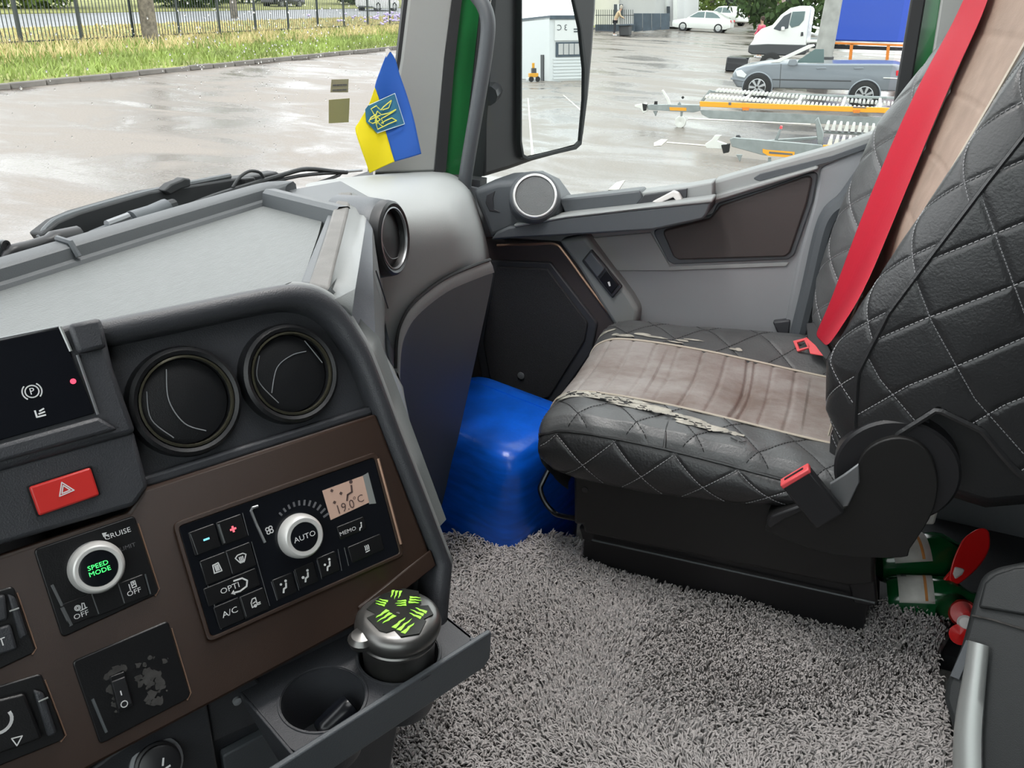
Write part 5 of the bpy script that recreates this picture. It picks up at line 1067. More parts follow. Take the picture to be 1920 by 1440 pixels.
mat('render_cream', (.55, .53, .47), .9, var=(.7, .06)); mat('render_grey', (.42, .42, .41), .9, var=(.7, .05)); mat('slate_panel', (.055, .075, .095), .6, var=(2, .2)); mat('roof_tile', (.16, .09, .07), .8); mat('window_dark', (.05, .06, .07), .15); mat('window_white', (.6, .6, .6), .5)
mat('skin', (.45, .28, .2), .6); mat('tan_cloth', (.50, .38, .24), .9); mat('dark_cloth', (.03, .032, .038), .9); mat('pink_cloth', (.62, .10, .16), .9); mat('hair_grey', (.4, .36, .3), .9); mat('hair_brown', (.05, .03, .02), .9)
mat('siding', (.58, .60, .60), .5); mat('sign_white', (.62, .63, .62), .5); mat('loader_yellow', (.62, .30, .02), .45); mat('sign_ink', (.06, .07, .08), .6)
structure('floor_car_park', MB().box((25, -20, GZ-.1), (260, 200, .2)), 'wet_asphalt')
KY = 18.55
structure('floor_verge', MB().slab([V(-40, KY+.15, GZ+.08), V(110, KY+.15, GZ+.08), V(110, 36, GZ+.08), V(-40, 36, GZ+.08)], (0, 0, -1), 0, .12), 'grass_ground', smooth=0)
structure('floor_road', MB().slab([V(-40, 36, GZ+.05), V(140, 36, GZ+.05), V(140, 47, GZ+.05), V(-40, 47, GZ+.05)], (0, 0, -1), 0, .1), 'road_grey', smooth=0)
structure('floor_far_verge', MB().slab([V(-40, 47, GZ+.1), V(170, 47, GZ+.1), V(170, 80, GZ+.1), V(-40, 80, GZ+.1)], (0, 0, -1), 0, .12), 'grass_ground', smooth=0)
kb = thing('trim_3', None, None, (25, KY, GZ)); kb['kind'] = 'structure'
kst = MB().box((0, 0, .06), (.97, .15, .14)).build('kerb_stone', 'kerb_stone', kb, bevel=.02)
kst.parent = None; km = kst.data
for i in range(26):
    o = kst if i == 0 else bpy.data.objects.new('kerb_stone', km)
    if i: COL.objects.link(o); md = o.modifiers.new('bevel', 'BEVEL'); md.width = .02; md.limit_method = 'ANGLE'
    o.location = (11.5+i, KY+random.uniform(-.012, .012), GZ+random.uniform(-.01, .01)); o.rotation_euler.z = random.uniform(-.012, .012)
    o.parent = kb; o.matrix_parent_inverse = Matrix.Translation(-Vector(kb.location))
# kerb beyond reach of the single stones
tag(MB().box((50, KY, GZ+.06), (27, .15, .14)).build('kerb_run', 'kerb_stone', kb), kind='stuff')
# ---- grass
def blades(name, m, n, xr, yr, hr, wr, label=None, clump=None, lean=.35, cat='grass'):
    x = rng.uniform(*xr, n); y = rng.uniform(*yr, n)
    if clump is not None: k_ = rng.uniform(0, 1, n) < clump(x, y); x, y = x[k_], y[k_]
    n = len(x); a = rng.uniform(0, 2*np.pi, n); h = rng.uniform(*hr, n); w = rng.uniform(*wr, n); l = rng.normal(0, lean, n)*h; l2 = rng.normal(0, lean, n)*h
    z0 = GZ+.08; c, s = np.cos(a)*w, np.sin(a)*w
    P = np.stack([np.stack([x-c, y-s, np.full(n, z0)], 1), np.stack([x+c, y+s, np.full(n, z0)], 1), np.stack([x+l*.45+c*.6, y+l2*.45+s*.6, z0+h*.6], 1), np.stack([x+l*.45-c*.6, y+l2*.45-s*.6, z0+h*.6], 1), np.stack([x+l, y+l2, z0+h], 1)], 1).reshape(-1, 3)
    me = bpy.data.meshes.new(name); b_ = np.arange(n)*5; F = [(i, i+1, i+2, i+3) for i in b_]+[(i+3, i+2, i+4) for i in b_]
    me.from_pydata([tuple(p) for p in P], [], F); me.materials.append(MATS[m]); o = bpy.data.objects.new(name, me); COL.objects.link(o)
    return tag(o, label, cat, kind='stuff')
wav = lambda x, y: .5+.5*np.sin(x*1.7)*np.sin(y*2.3+x*.6)
blades('verge_grass', 'grass_blade', 26000, (12, 46), (KY+.25, 27.5), (.08, .30), (.014, .035), 'green tufted grass on the verge behind the kerb', lambda x, y: .45+.55*wav(x, y))
blades('dry_grass', 'dry_blade', 12000, (12, 46), (22.5, 27.0), (.2, .48), (.010, .024), 'tall dry yellow grass along the fence foot', lambda x, y: wav(x*1.3, y)*.9)
blades('short_grass', 'dry_blade', 5000, (20, 70), (27.5, 35.5), (.08, .2), (.02, .05), 'short yellowing grass beyond the fence')
fo_ = MB()
for i in range(170):
    x, y = random.gauss(45.5, 2.8), random.uniform(23.5, 26.0); z = GZ+random.uniform(.55, 1.0); r = random.uniform(.05, .11)
    fo_.lathe(V(x, y, z), (random.uniform(-.3, .3), random.uniform(-.3, .3), 1), [(0, -r*.6), (r, 0), (r*.6, r*.6), (0, r*.7)], 6)
tag(fo_.build('lilac_flowers', 'lilac_petal', smooth=180), 'pale lilac flowers blooming by the fence near the windscreen pillar', 'flowers', kind='stuff')
# ---- steel fence
FY = 26.6
fe = thing('steel_fence', 'dark green steel picket fence along the road', 'fence', (30, FY, GZ))
pk = MB().box((0, 0, 1.0), (.022, .022, 1.75)).build('picket', 'fence_steel', fe); pm = pk.data
x = 14.3; i = 0
while x < 60 and i < 290:
    o = pk if i == 0 else bpy.data.objects.new('picket', pm)
    if i: COL.objects.link(o); o.parent = fe; o.matrix_parent_inverse = Matrix.Translation(-Vector(fe.location))
    o.location = (x, FY, GZ+.05); x += .158; i += 1
ps = MB().box((0, 0, 1.05), (.075, .075, 2.1)).build('post', 'fence_steel', fe); psm = ps.data
for i in range(18):
    o = ps if i == 0 else bpy.data.objects.new('post', psm)
    if i: COL.objects.link(o); o.parent = fe; o.matrix_parent_inverse = Matrix.Translation(-Vector(fe.location))
    o.location = (16.2+2.5*i, FY+.02, GZ)
for z in (.30, 1.75): MB().box((37, FY, GZ+z), (46, .03, .045)).build('rail', 'fence_steel', fe)
# ---- trees
def leaves(c, rad, n, size, m, name, parent):
    d = rng.normal(0, 1, (n, 3)); d /= np.linalg.norm(d, axis=1, keepdims=True); r = rng.uniform(.55, 1.0, n)**.6
    lump = 1+.18*np.sin(d[:, 0]*7+c[0])*np.sin(d[:, 1]*6)*np.sin(d[:, 2]*5+1)
    P = np.array(c)+d*(r*lump)[:, None]*np.array(rad); a = rng.normal(0, 1, (n, 3)); a /= np.linalg.norm(a, axis=1, keepdims=True); b = np.cross(a, d); b /= np.linalg.norm(b, axis=1, keepdims=True)+1e-9; s = rng.uniform(.5, 1.2, n)[:, None]*size
    v = np.stack([P-a*s, P+b*s*.6, P+a*s, P-b*s*.6], 1).reshape(-1, 3); me = bpy.data.meshes.new(name); me.from_pydata([tuple(p) for p in v], [], [(4*i, 4*i+1, 4*i+2, 4*i+3) for i in range(n)]); me.materials.append(MATS[m])
    o = bpy.data.objects.new(name, me); COL.objects.link(o); put(o, parent); return o
def tree(name, label, base, h, rad, crown_z, m='leaf', tr=.2, n=3000, size=.22, group=None):
    t = thing(name, label, 'tree', base, group); b = np.array(base, float)
    MB().tube(spline([b-V(0, 0, .1), b+V(.05, .03, h*.35), b+V(-.04, .05, h*.7), b+V(0, 0, h)], 4), [tr*(1.25-.6*i/12) for i in range(13)], 12).build('trunk', 'bark', t)
    if rad is not None: leaves(b+V(0, 0, crown_z), rad, n, size, m, 'crown', t)
    return t
tree('verge_tree', 'rough grey tree trunk standing before the fence', onz(284, 84, GZ), 6.0, (3, 3, 1.6), 6.5, tr=.26)
tree('roadside_tree', 'thin tree trunk beyond the fence near the road', onz(440, 36, GZ), 5.5, (2.4, 2.4, 1.5), 6.0, tr=.2)
for i, (x, y, m, w, lab) in enumerate(((58, 52, 'leaf', 7, 'dark tree across the road above the black car'), (72, 59, 'leaf', 8, 'dark rounded tree across the road behind the white van'), (44, 53, 'leaf_light', 6, 'lighter bush across the road at the left'), (88, 54, 'leaf', 7, 'dark tree across the road partly behind the windscreen pillar'), (30, 56, 'leaf', 7, 'broad dark tree across the road at the far left'))):
    tree('street_tree', lab, (x, y, GZ), 3, (w, 3.5, 3.6), 3.4, m, .3, 2600, .4)

# ---- vehicles: x = length (front +x), y = width, z = up
class Loc:
    def __init__(s, loc, rz): s.o = np.array(loc, float); s.c, s.s = math.cos(rz), math.sin(rz)
    def __call__(s, x, y, z): return s.o+V(x*s.c-y*s.s, x*s.s+y*s.c, z)
def wheel(T, x, y, r, w, parent, spokes=7, side=1):
    ax = T(0, side, 0)-T(0, 0, 0); c = T(x, y, r)
    t = MB().lathe(c, ax, [(r*.62, -w/2), (r*.93, -w/2), (r, -w*.35), (r, w*.35), (r*.93, w/2), (r*.66, w/2), (r*.64, w*.42)], 28).build('tyre', 'tyre', parent)
    m = MB().lathe(c, ax, [(r*.66, -w*.3), (r*.66, w*.44), (r*.60, w*.46), (r*.58, w*.2), (0, w*.15)], 28).build('rim', 'alloy', t)
    e1 = unit(T(1, 0, 0)-T(0, 0, 0)); e2 = V(0, 0, 1); sp_ = MB()
    for k in range(spokes):
        q = 2*math.pi*k/spokes; d = e1*math.cos(q)+e2*math.sin(q); p = np.cross(ax, d)
        sp_.slab([c+ax*(w*.36)+d*r*.1+p*r*.05, c+ax*(w*.36)+d*r*.60+p*r*.09, c+ax*(w*.36)+d*r*.60-p*r*.09, c+ax*(w*.36)+d*r*.1-p*r*.05], ax, 0, w*.1)
    sp_.build('spokes', 'alloy', t)
def shell(T, prof, W, inset=0.0, taper=0.0, z0=0.0):
    """Side outline (x,z) lofted across the width with a soft shoulder."""
    rows = []
    zs = [p[1] for p in prof]; zm, zx = min(zs), max(zs); cx_ = np.mean([p[0] for p in prof])
    for f, k in ((-1, .955), (-.985, .985), (-.93, 1.0), (-.5, 1.0), (0, 1.0), (.5, 1.0), (.93, 1.0), (.985, .985), (1, .955)):
        rows.append([T(cx_+(x-cx_)*k, f*W/2*(1-taper*max(0, (z-zm)/(zx-zm+1e-6))), zm+(z-zm)*k) for x, z in prof])
    mb = MB(); n = len(prof); mb.grid(rows, True); mb.f.append(tuple(range(n))[::-1]); e = (len(rows)-1)*n; mb.f.append(tuple(range(e, e+n))); return mb
def side_poly(T, pts, y, t, name, m, parent, bevel=.0): return MB().slab([T(x, y, z) for x, z in pts], T(0, 1, 0)-T(0, 0, 0), -t, t).build(name, m, parent, bevel=bevel)
def sedan(name, label, loc, rz, m, L=4.5, W=1.75, H=1.42, kind='sedan', side=1, cat='car'):
    T = Loc(loc, rz); k = L/4.5; h = H/1.42; t = thing(name, label, cat, loc)
    body = [(2.2, .28), (2.24, .55), (2.12, .70), (1.2, .86), (.75, .93), (-1.5, .95), (-2.1, .92), (-2.22, .75), (-2.2, .35), (-1.9, .24), (1.9, .22)]
    shell(T, [(x*k, z*h) for x, z in body], W).build('body', m, t, bevel=.03, smooth=50)
    gh = {'sedan': [(1.15, .88), (.35, 1.36), (-.1, 1.42), (-.8, 1.40), (-1.3, 1.2), (-1.95, .92)], 'estate': [(1.15, .88), (.4, 1.38), (-.2, 1.46), (-1.6, 1.42), (-2.0, 1.2), (-2.12, .92)], 'suv': [(1.15, .88), (.5, 1.5), (-.2, 1.58), (-1.7, 1.54), (-2.05, 1.25), (-2.12, .92)]}[kind]
    shell(T, [(x*k, z*h) for x, z in gh], W*.94, taper=.16).build('roof', m, t, bevel=.03, smooth=50)
    for s_ in (1, -1):
        w1 = [(.95, .95), (.33, 1.31), (-.18, 1.35), (-.2, .95)]; w2 = [(-.28, .95), (-.26, 1.35), (-.8, 1.33), (-1.2, 1.16), (-1.45, .97)]
        for w in (w1, w2): MB().slab([T(x*k, s_*W*.47*(1-.16*max(0, (z-.88)/.54)), z*h) for x, z in w], T(0, s_, 0)-T(0, 0, 0), -.01, .012).build('side_window', 'tint_glass', t)
        for x in (1.36, -1.36): wheel(T, x*k, s_*(W/2-.09), .31*h, .2, t, side=s_)
        for x in (1.36, -1.36): MB().lathe(T(x*k, s_*(W/2-.02), .33*h), T(0, s_, 0)-T(0, 0, 0), [(.37*h, -.2), (.37*h, .006), (.33*h, .008)], 24).build('wheel_arch', 'bumper_grey', t)
        MB().box(T(2.1*k, s_*W*.36, .62*h), (.1, .3, .14)).build('headlamp', 'lamp_clear', t, bevel=.02); MB().box(T(-2.15*k, s_*W*.40, .78*h), (.1, .22, .16)).build('tail_lamp', 'lamp_red', t, bevel=.02)
    return t
sedan('white_hatchback', 'white saloon parked side-on beside the white gate column', onz(1312, 60, GZ)+V(1.0, 0, 0), math.radians(88), 'car_white', 4.4, 1.75, 1.46)
sedan('white_estate', 'pale estate car seen from behind the white saloon', onz(1358, 47, GZ), math.radians(55), 'car_white', 4.4, 1.75, 1.6, 'estate')
sedan('black_suv', 'black car on the road beyond the fence', onz(548, 15, GZ)+V(0, 1, 0), 0.0, 'car_black', 4.5, 1.8, 1.6, 'suv')
sedan('white_road_van', 'white van on the road near the windscreen pillar', onz(726, 22, GZ)+V(0, 1.0, 0), 0.0, 'car_white', 5.0, 1.9, 1.9, 'suv', cat='van')
pu = thing('grey_pickup', 'dark grey flatbed parked behind the pale estate', 'truck', onz(1395, 42, GZ)); T = Loc(onz(1395, 42, GZ)+V(0, 0, 0), math.radians(75))
MB().box(T(0, 0, 1.5), (2.2, 4.2, 1.3)).build('cargo_box', 'bumper_grey', pu, bevel=.1); MB().box(T(0, 0, .65), (1.9, 4.6, .35)).build('chassis', 'car_black', pu, bevel=.05)
for x in (-1.5, 1.5): wheel(T, x, -.85, .36, .22, pu, side=-1); wheel(T, x, .85, .36, .22, pu)
# silver convertible, side-on, front to the left
BX = 23.6
cv = thing('silver_convertible', 'silver open-top convertible parked beyond the trailers', 'car', (BX, .9, GZ))
bz = lambda p, X=BX: onx(*p, X)
prof = [(1371, 150), (1372, 140), (1379, 129), (1395, 124), (1428, 119), (1460, 117.5), (1500, 119), (1560, 119.5), (1640, 119.5), (1680, 120), (1700, 124), (1704, 142), (1702, 165), (1690, 172), (1380, 164)]
P3 = [bz(p) for p in prof]; dz_ = GZ+.20-min(p[2] for p in P3)
rows = []; cY = np.mean([p[1] for p in P3]); cZ = np.mean([p[2] for p in P3])
for X, k in ((0, .965), (.04, .99), (.12, 1.0), (.85, 1.0), (1.58, 1.0), (1.66, .99), (1.7, .965)): rows.append([V(BX+X, cY+(p[1]-cY)*k, cZ+(p[2]-cZ)*k) for p in P3])
mb = MB().grid(rows, True); n_ = len(P3); mb.f.append(tuple(range(n_))[::-1]); mb.f.append(tuple(range(6*n_, 7*n_))); mb.build('body', 'car_silver', cv, bevel=.03, smooth=50)
Tb = lambda y, z, x=0.0: V(BX+x, y, z)
wr = .325
for (px_c, py_c) in ((1420, 161), (1622, 170)):
    c = bz((px_c, py_c)); c[2] = min(c[2], GZ+wr+.06)
    for s_, xx in ((-1, .02), (1, 1.68)):
        c2 = V(BX+xx, c[1], c[2]); t = MB().lathe(c2, (s_, 0, 0), [(.2, -.1), (wr*.95, -.1), (wr, -.07), (wr, .05), (wr*.94, .06), (wr*.70, .06), (wr*.68, .04)], 32).build('tyre', 'tyre', cv)
        MB().lathe(c2, (s_, 0, 0), [(wr*.70, -.06), (wr*.70, .05), (wr*.64, .055), (wr*.62, .01), (0, .0)], 32).build('rim', 'alloy', t)
        sp_ = MB()
        for k in range(7):
            q = 2*math.pi*k/7; d = V(0, math.cos(q), math.sin(q)); p = V(0, -math.sin(q), math.cos(q)); b_ = c2+V(s_*.035, 0, 0); sp_.slab([b_+d*.03+p*.02, b_+d*wr*.65+p*.035, b_+d*wr*.65-p*.035, b_+d*.03-p*.02], (s_, 0, 0), 0, .025)
        sp_.build('spokes', 'alloy', t)
    MB().lathe(V(BX-.0, c[1], c[2]), (-1, 0, 0), [(wr+.075, -.12), (wr+.075, .008), (wr+.05, .012), (wr+.045, -.1)], 32).build('wheel_arch', 'car_silver', cv); MB().lathe(V(BX, c[1], c[2]), (-1, 0, 0), [(wr+.045, -.05), (wr+.045, .002), (0, .002)], 32).build('arch_shade_disc', 'car_black', cv)  # flat black disc paints the shade inside the arch
bs_ = lambda l, X, t, nm, m, bv=.006: MB().slab([onx(*p, X) for p in l], (1, 0, 0), 0, t).build(nm, m, cv, bevel=bv)
bs_([(1444, 118), (1461, 117), (1528, 86), (1526, 83), (1516, 84)], BX+.05, .08, 'screen_pillar', 'zinc_white'); bs_([(1495, 118), (1497, 113), (1528, 92), (1545, 92), (1545, 118)], BX+.02, .02, 'side_window', 'tint_glass'); bs_([(1476, 122), (1480, 112), (1492, 111), (1496, 120), (1490, 123)], BX-.12, .1, 'wing_mirror', 'car_silver')
bs_([(1382, 143), (1379, 133), (1390, 131), (1400, 140), (1396, 146)], BX-.02, .03, 'headlamp', 'lamp_clear'); bs_([(1370, 145), (1396, 150), (1396, 153), (1370, 149)], BX-.02, .03, 'bumper_strip', 'car_silver'); bs_([(1448, 148), (1596, 151), (1596, 153), (1448, 150)], BX-.015, .03, 'door_strip', 'bumper_grey'); bs_([(1530, 127), (1548, 126), (1550, 129), (1532, 130)], BX-.02, .03, 'door_handle', 'car_silver'); bs_([(1601, 127), (1618, 126), (1620, 129), (1602, 130)], BX-.02, .03, 'door_handle', 'car_silver'); bs_([(1680, 133), (1692, 130), (1690, 142), (1680, 142)], BX-.02, .03, 'tail_lamp', 'lamp_red'); bs_([(1656, 145), (1700, 147), (1700, 149), (1656, 147)], BX-.02, .03, 'bumper_strip', 'zinc_white')
bs_([(1464, 120), (1465, 120), (1462, 166), (1461, 166)], BX-.004, .01, 'door_gap', 'bumper_grey', 0)
tag(MB().box(onz(1370, 139, GZ)+V(1.5, 0, .25), (.6, .8, .5)).build('black_crate', 'car_black', bevel=.04), 'dark block on the ground ahead of the silver convertible', 'block')
# white cab truck with blue tarpaulin body
VX = 33.0
tk = thing('white_cab_truck', 'white cab truck with a blue tarpaulin body behind the convertible', 'truck', (VX, 1.5, GZ))
def vs_(l, X, t, nm, m, bv=.02): return MB().slab([onx(*p, X) for p in l], (1, 0, 0), 0, t).build(nm, m, tk, bevel=bv)
cabp = [(1404, 96), (1404, 86), (1412, 76), (1415, 66), (1428, 54), (1448, 47), (1464, 28), (1482, 15), (1500, 11), (1519, 12), (1521, 20), (1516, 50), (1512, 83), (1510, 98), (1430, 100)]
vs_(cabp, VX, 1.9, 'cab', 'car_white', .08); vs_([(1402, 98), (1404, 84), (1440, 82), (1512, 84), (1510, 102), (1480, 105), (1410, 102)], VX-.02, 1.94, 'bumper_skirt', 'bumper_grey', .04)
vs_([(1484, 52), (1480, 46), (1486, 22), (1510, 21), (1507, 38), (1498, 48)], VX-.02, .04, 'side_window', 'tint_glass', .01); vs_([(1450, 54), (1470, 30), (1484, 23), (1479, 46), (1478, 53), (1462, 58)], VX-.015, .04, 'windscreen', 'window_dark', .01); vs_([(1501, 68), (1502, 60), (1506, 60), (1506, 67)], VX-.03, .04, 'door_handle', 'car_black', .01); vs_([(1464, 58), (1465, 50), (1471, 50), (1471, 58)], VX-.25, .2, 'wing_mirror', 'car_white', .03)
c = onx(1448, 97, VX); 
t = MB().lathe(V(VX-.06, c[1], GZ+.38), (-1, 0, 0), [(.2, -.2), (.36, -.2), (.38, -.1), (.38, .1), (.35, .12), (.2, .12)], 28).build('tyre', 'tyre', tk); MB().lathe(V(VX-.06, c[1], GZ+.38), (-1, 0, 0), [(.22, -.1), (.22, .11), (.12, .06), (.1, .13), (0, .13)], 24).build('rim', 'alloy', t)
vs_([(1512, 82), (1780, 92), (1780, 98), (1512, 90)], VX+.1, 1.7, 'chassis', 'car_black'); vs_([(1512, 74), (1560, 75), (1560, 80), (1512, 80)], VX, 1.9, 'bed', 'car_white')
vs_([(1560, -170), (1790, -160), (1770, 82), (1545, 76)], VX-.1, 2.3, 'tarpaulin', 'tarp_blue', .05)
for l in ([(1545, 78), (1770, 86), (1770, 90), (1545, 82)], [(1594, 82), (1600, 82), (1597, 112), (1591, 112)], [(1663, 85), (1669, 85), (1666, 114), (1660, 114)], [(1540, 112), (1740, 116), (1740, 119), (1540, 115)]): vs_(l, VX-.12, .06, 'side_guard', 'orange_paint', .005)
c = onx(1700, 110, VX); MB().lathe(V(VX+.05, c[1], GZ+.38), (-1, 0, 0), [(.2, -.2), (.36, -.2), (.38, -.1), (.38, .1), (.35, .12), (0, .12)], 28).build('tyre', 'tyre', tk)
lp = thing('concrete_lamp_post', 'grey concrete post between the white cab and the blue tarpaulin', 'post', onz(1541, 140, GZ)); pb = onx(1541, 120, 30.0); pb[2] = GZ; MB().tube([pb, pb+V(0, 0, 7)], [.30, .20], 16).build('shaft', 'concrete_pole', lp); MB().tube([pb, pb+V(0, 0, .9)], .33, 16).build('foot', 'bumper_grey', lp)
lp.location = tuple(pb)
for ch in lp.children: ch.matrix_parent_inverse = Matrix.Translation(-Vector(lp.location))
# ---- trailers
def trailer(name, label, X, pts, zg=GZ): 
    t = thing(name, label, 'trailer', (X, 0, GZ)); return t, (lambda l, dx, w, nm, m, bv=.006: MB().slab([onx(*p, X+dx) for p in l], (1, 0, 0), 0, w).build(nm, m, t, bevel=bv))
TX = 17.0
t1, ts = trailer('car_transport_trailer', 'orange and galvanised car trailer with two ribbed ramps in front of the convertible', TX, None)
ts([(1312, 206), (1830, 228), (1830, 243), (1480, 230), (1330, 222), (1316, 215)], .02, .05, 'side_beam', 'galvanised'); ts([(1312, 190), (1330, 191), (1830, 208), (1830, 218), (1312, 200)], 0, .06, 'orange_side', 'deck_orange')
for l, dx in (([(1332, 170), (1830, 187), (1830, 192), (1332, 174)], 1.7), ([(1316, 190), (1830, 208), (1830, 211), (1316, 192)], .4)): ts(l, dx, .06, 'track_beam', 'galvanised')
ts([(1310, 193), (1330, 168), (1334, 169), (1316, 195)], .3, .05, 'front_rail', 'galvanised')
for xa in (1392, 1495, 1580, 1650):
    a = onx(xa, 186+(xa-1312)*.04, TX+.3); b = onx(xa+6, 172+(xa-1312)*.034, TX+1.8); b[2] = a[2]; b[1] = a[1]; MB().box((a+b)/2, (1.5, .05, .05)).build('cross_bar', 'zinc_white', t1, bevel=.005)
z0 = onx(1400, 190, TX+.1)[2]
rm = MB().slab([V(0, -.028, 0), V(0, .028, 0), V(0, .016, .045), V(0, -.016, .045)], (1, 0, 0), 0, .42).build('ramp_rung', 'zinc_white', t1)
rmd = rm.data; ya, yb = onx(1322, 188, TX)[1], onx(1828, 205, TX)[1]; first = True
for dx in (.06, 1.35):
    for i in range(63):
        o = rm if first else bpy.data.objects.new('ramp_rung', rmd)
        if not first: COL.objects.link(o); o.parent = t1; o.matrix_parent_inverse = Matrix.Translation(-Vector(t1.location))
        first = False; o.location = (TX+dx, ya+(yb-ya)*i/62, z0+.005)
ts([(1213, 197), (1220, 196), (1312, 197), (1312, 208), (1300, 211), (1216, 206)], .75, .10, 'drawbar', 'galvanised'); ts([(1255, 201), (1287, 202), (1287, 208), (1256, 207)], .745, .01, 'drawbar_sticker', 'deck_orange', 0); ts([(1190, 197), (1212, 193), (1214, 208), (1206, 213), (1200, 203), (1190, 201)], .76, .08, 'coupling', 'zinc_white'); ts([(1204, 194), (1213, 196), (1212, 207), (1206, 208)], .75, .1, 'coupling_boot', 'tyre')
ts([(1240, 170), (1243, 168), (1254, 184), (1258, 197), (1253, 197), (1249, 186)], .78, .04, 'brake_lever', 'zinc_white'); ts([(1226, 196), (1227, 190), (1232, 190), (1232, 196)], .78, .05, 'winch_stub', 'tyre'); ts([(1277, 183), (1280, 180), (1283, 183), (1280, 186)], .78, .04, 'jockey_handle', 'tyre'); ts([(1270, 196), (1274, 190), (1277, 196)], .78, .04, 'jockey_bracket', 'galvanised'); ts([(1224, 208), (1233, 208), (1229, 218)], .78, .04, 'drawbar_fin', 'galvanised')
c = onx(1276, 229, TX+.8); c[2] = max(c[2], GZ+.11); wj = MB().lathe(c, (-1, 0, 0), [(.06, -.05), (.115, -.05), (.125, 0), (.115, .05), (.06, .05), (0, .04)], 20).build('jockey_wheel', 'zinc_white', t1); MB().tube([c, c+V(0, 0, .35)], .025, 8).build('jockey_leg', 'galvanised', t1)
for xx, yy in ((1398, 203), (1606, 208)): ts([(xx-7, yy-2), (xx+7, yy-2), (xx+6, yy+4), (xx-6, yy+4)], -.01, .03, 'reflector', 'orange_paint', .003)
ts([(1599, 200), (1624, 201), (1624, 203), (1599, 202)], -.005, .006, 'side_lettering', 'label_ink', 0); ts([(1366, 192), (1371, 192), (1371, 197), (1366, 197)], -.005, .006, 'side_emblem', 'label_ink', 0)
for yy in (-.9, -1.6): MB().lathe(V(TX+.3, yy, GZ+.3), (-1, 0, 0), [(.15, -.1), (.28, -.1), (.3, 0), (.28, .1), (0, .1)], 24).build('tyre', 'tyre', t1)
TX2 = 13.0
t2, ts = trailer('small_transport_trailer', 'galvanised trailer drawbar with orange sticker nearest the truck door', TX2, None)
ts([(1368, 261), (1375, 258), (1540, 272), (1545, 278), (1535, 282), (1520, 296), (1430, 291), (1372, 275)], .0, .06, 'drawbar_arm', 'galvanised'); ts([(1390, 268), (1452, 262), (1536, 256), (1540, 260), (1460, 268), (1400, 276)], .55, .06, 'drawbar_arm', 'galvanised')
ts([(1430, 279), (1437, 281), (1490, 285), (1489, 296), (1440, 292), (1430, 286)], -.008, .008, 'drawbar_sticker', 'deck_orange', 0); ts([(1442, 284), (1486, 288), (1486, 291), (1442, 288)], -.012, .004, 'sticker_lettering', 'label_ink', 0)
ts([(1322, 270), (1334, 262), (1340, 254), (1352, 254), (1344, 264), (1366, 272), (1366, 280), (1324, 278)], .2, .08, 'coupling', 'zinc_white'); ts([(1352, 272), (1368, 270), (1366, 286), (1356, 288)], .18, .1, 'coupling_boot', 'tyre'); ts([(1376, 268), (1380, 254), (1386, 253), (1397, 270)], .25, .04, 'winch_bracket', 'bumper_grey')
ts([(1450, 267), (1462, 240), (1466, 241), (1456, 269)], .3, .04, 'brake_lever', 'galvanised'); ts([(1461, 241), (1463, 236), (1467, 237), (1466, 242)], .29, .06, 'lever_grip', 'buckle_red', 0); ts([(1528, 226), (1534, 220), (1544, 250), (1542, 278), (1534, 276), (1530, 240)], .25, .06, 'front_post', 'galvanised'); ts([(1380, 290), (1392, 290), (1387, 304)], .1, .04, 'drawbar_fin', 'galvanised'); ts([(1440, 295), (1446, 295), (1445, 330), (1438, 330)], .1, .04, 'stand_leg', 'galvanised')
ts([(1545, 246), (1700, 254), (1700, 258), (1545, 250)], 1.1, .06, 'track_beam', 'galvanised'); ts([(1543, 272), (1660, 278), (1660, 284), (1543, 277)], .0, .05, 'orange_side', 'deck_orange')
rm2 = MB().slab([V(0, -.035, 0), V(0, .035, 0), V(0, .015, .10), V(0, -.015, .10)], (1, 0, 0), 0, .40).build('ramp_rung', 'zinc_white', t2); first = True
for (p0, p1, dx, nn) in (((1550, 240), (1700, 250), 1.0, 13), ((1556, 268), (1640, 272), .05, 8)):
    A_, B_ = onx(*p0, TX2+dx), onx(*p1, TX2+dx)
    for i in range(nn):
        o = rm2 if first else bpy.data.objects.new('ramp_rung', rm2.data)
        if not first: COL.objects.link(o); o.parent = t2; o.matrix_parent_inverse = Matrix.Translation(-Vector(t2.location))
        first = False; o.location = tuple(A_+(B_-A_)*i/(nn-1)-V(0, 0, .03))
# ---- painted marks on the ground
def mark(label, l, name='painted_line'): return tag(MB().slab([onz(*p, GZ+.004) for p in l], (0, 0, 1), 0, .004).build(name, 'paint_white', smooth=0), label, 'road marking')
mark('short white painted dash on the asphalt left of the small trailer', [(1226, 268), (1240, 261), (1252, 262), (1240, 273), (1226, 274)]); mark('thin white line running to the small trailer coupling', [(1250, 266), (1325, 272), (1325, 274), (1250, 268)]); mark('white painted arrow head just above the door armrest', [(1140, 356), (1156, 342), (1172, 338), (1160, 356)], 'painted_arrow'); mark('pale line under the long trailer', [(1290, 221), (1520, 232), (1520, 234), (1290, 223)])
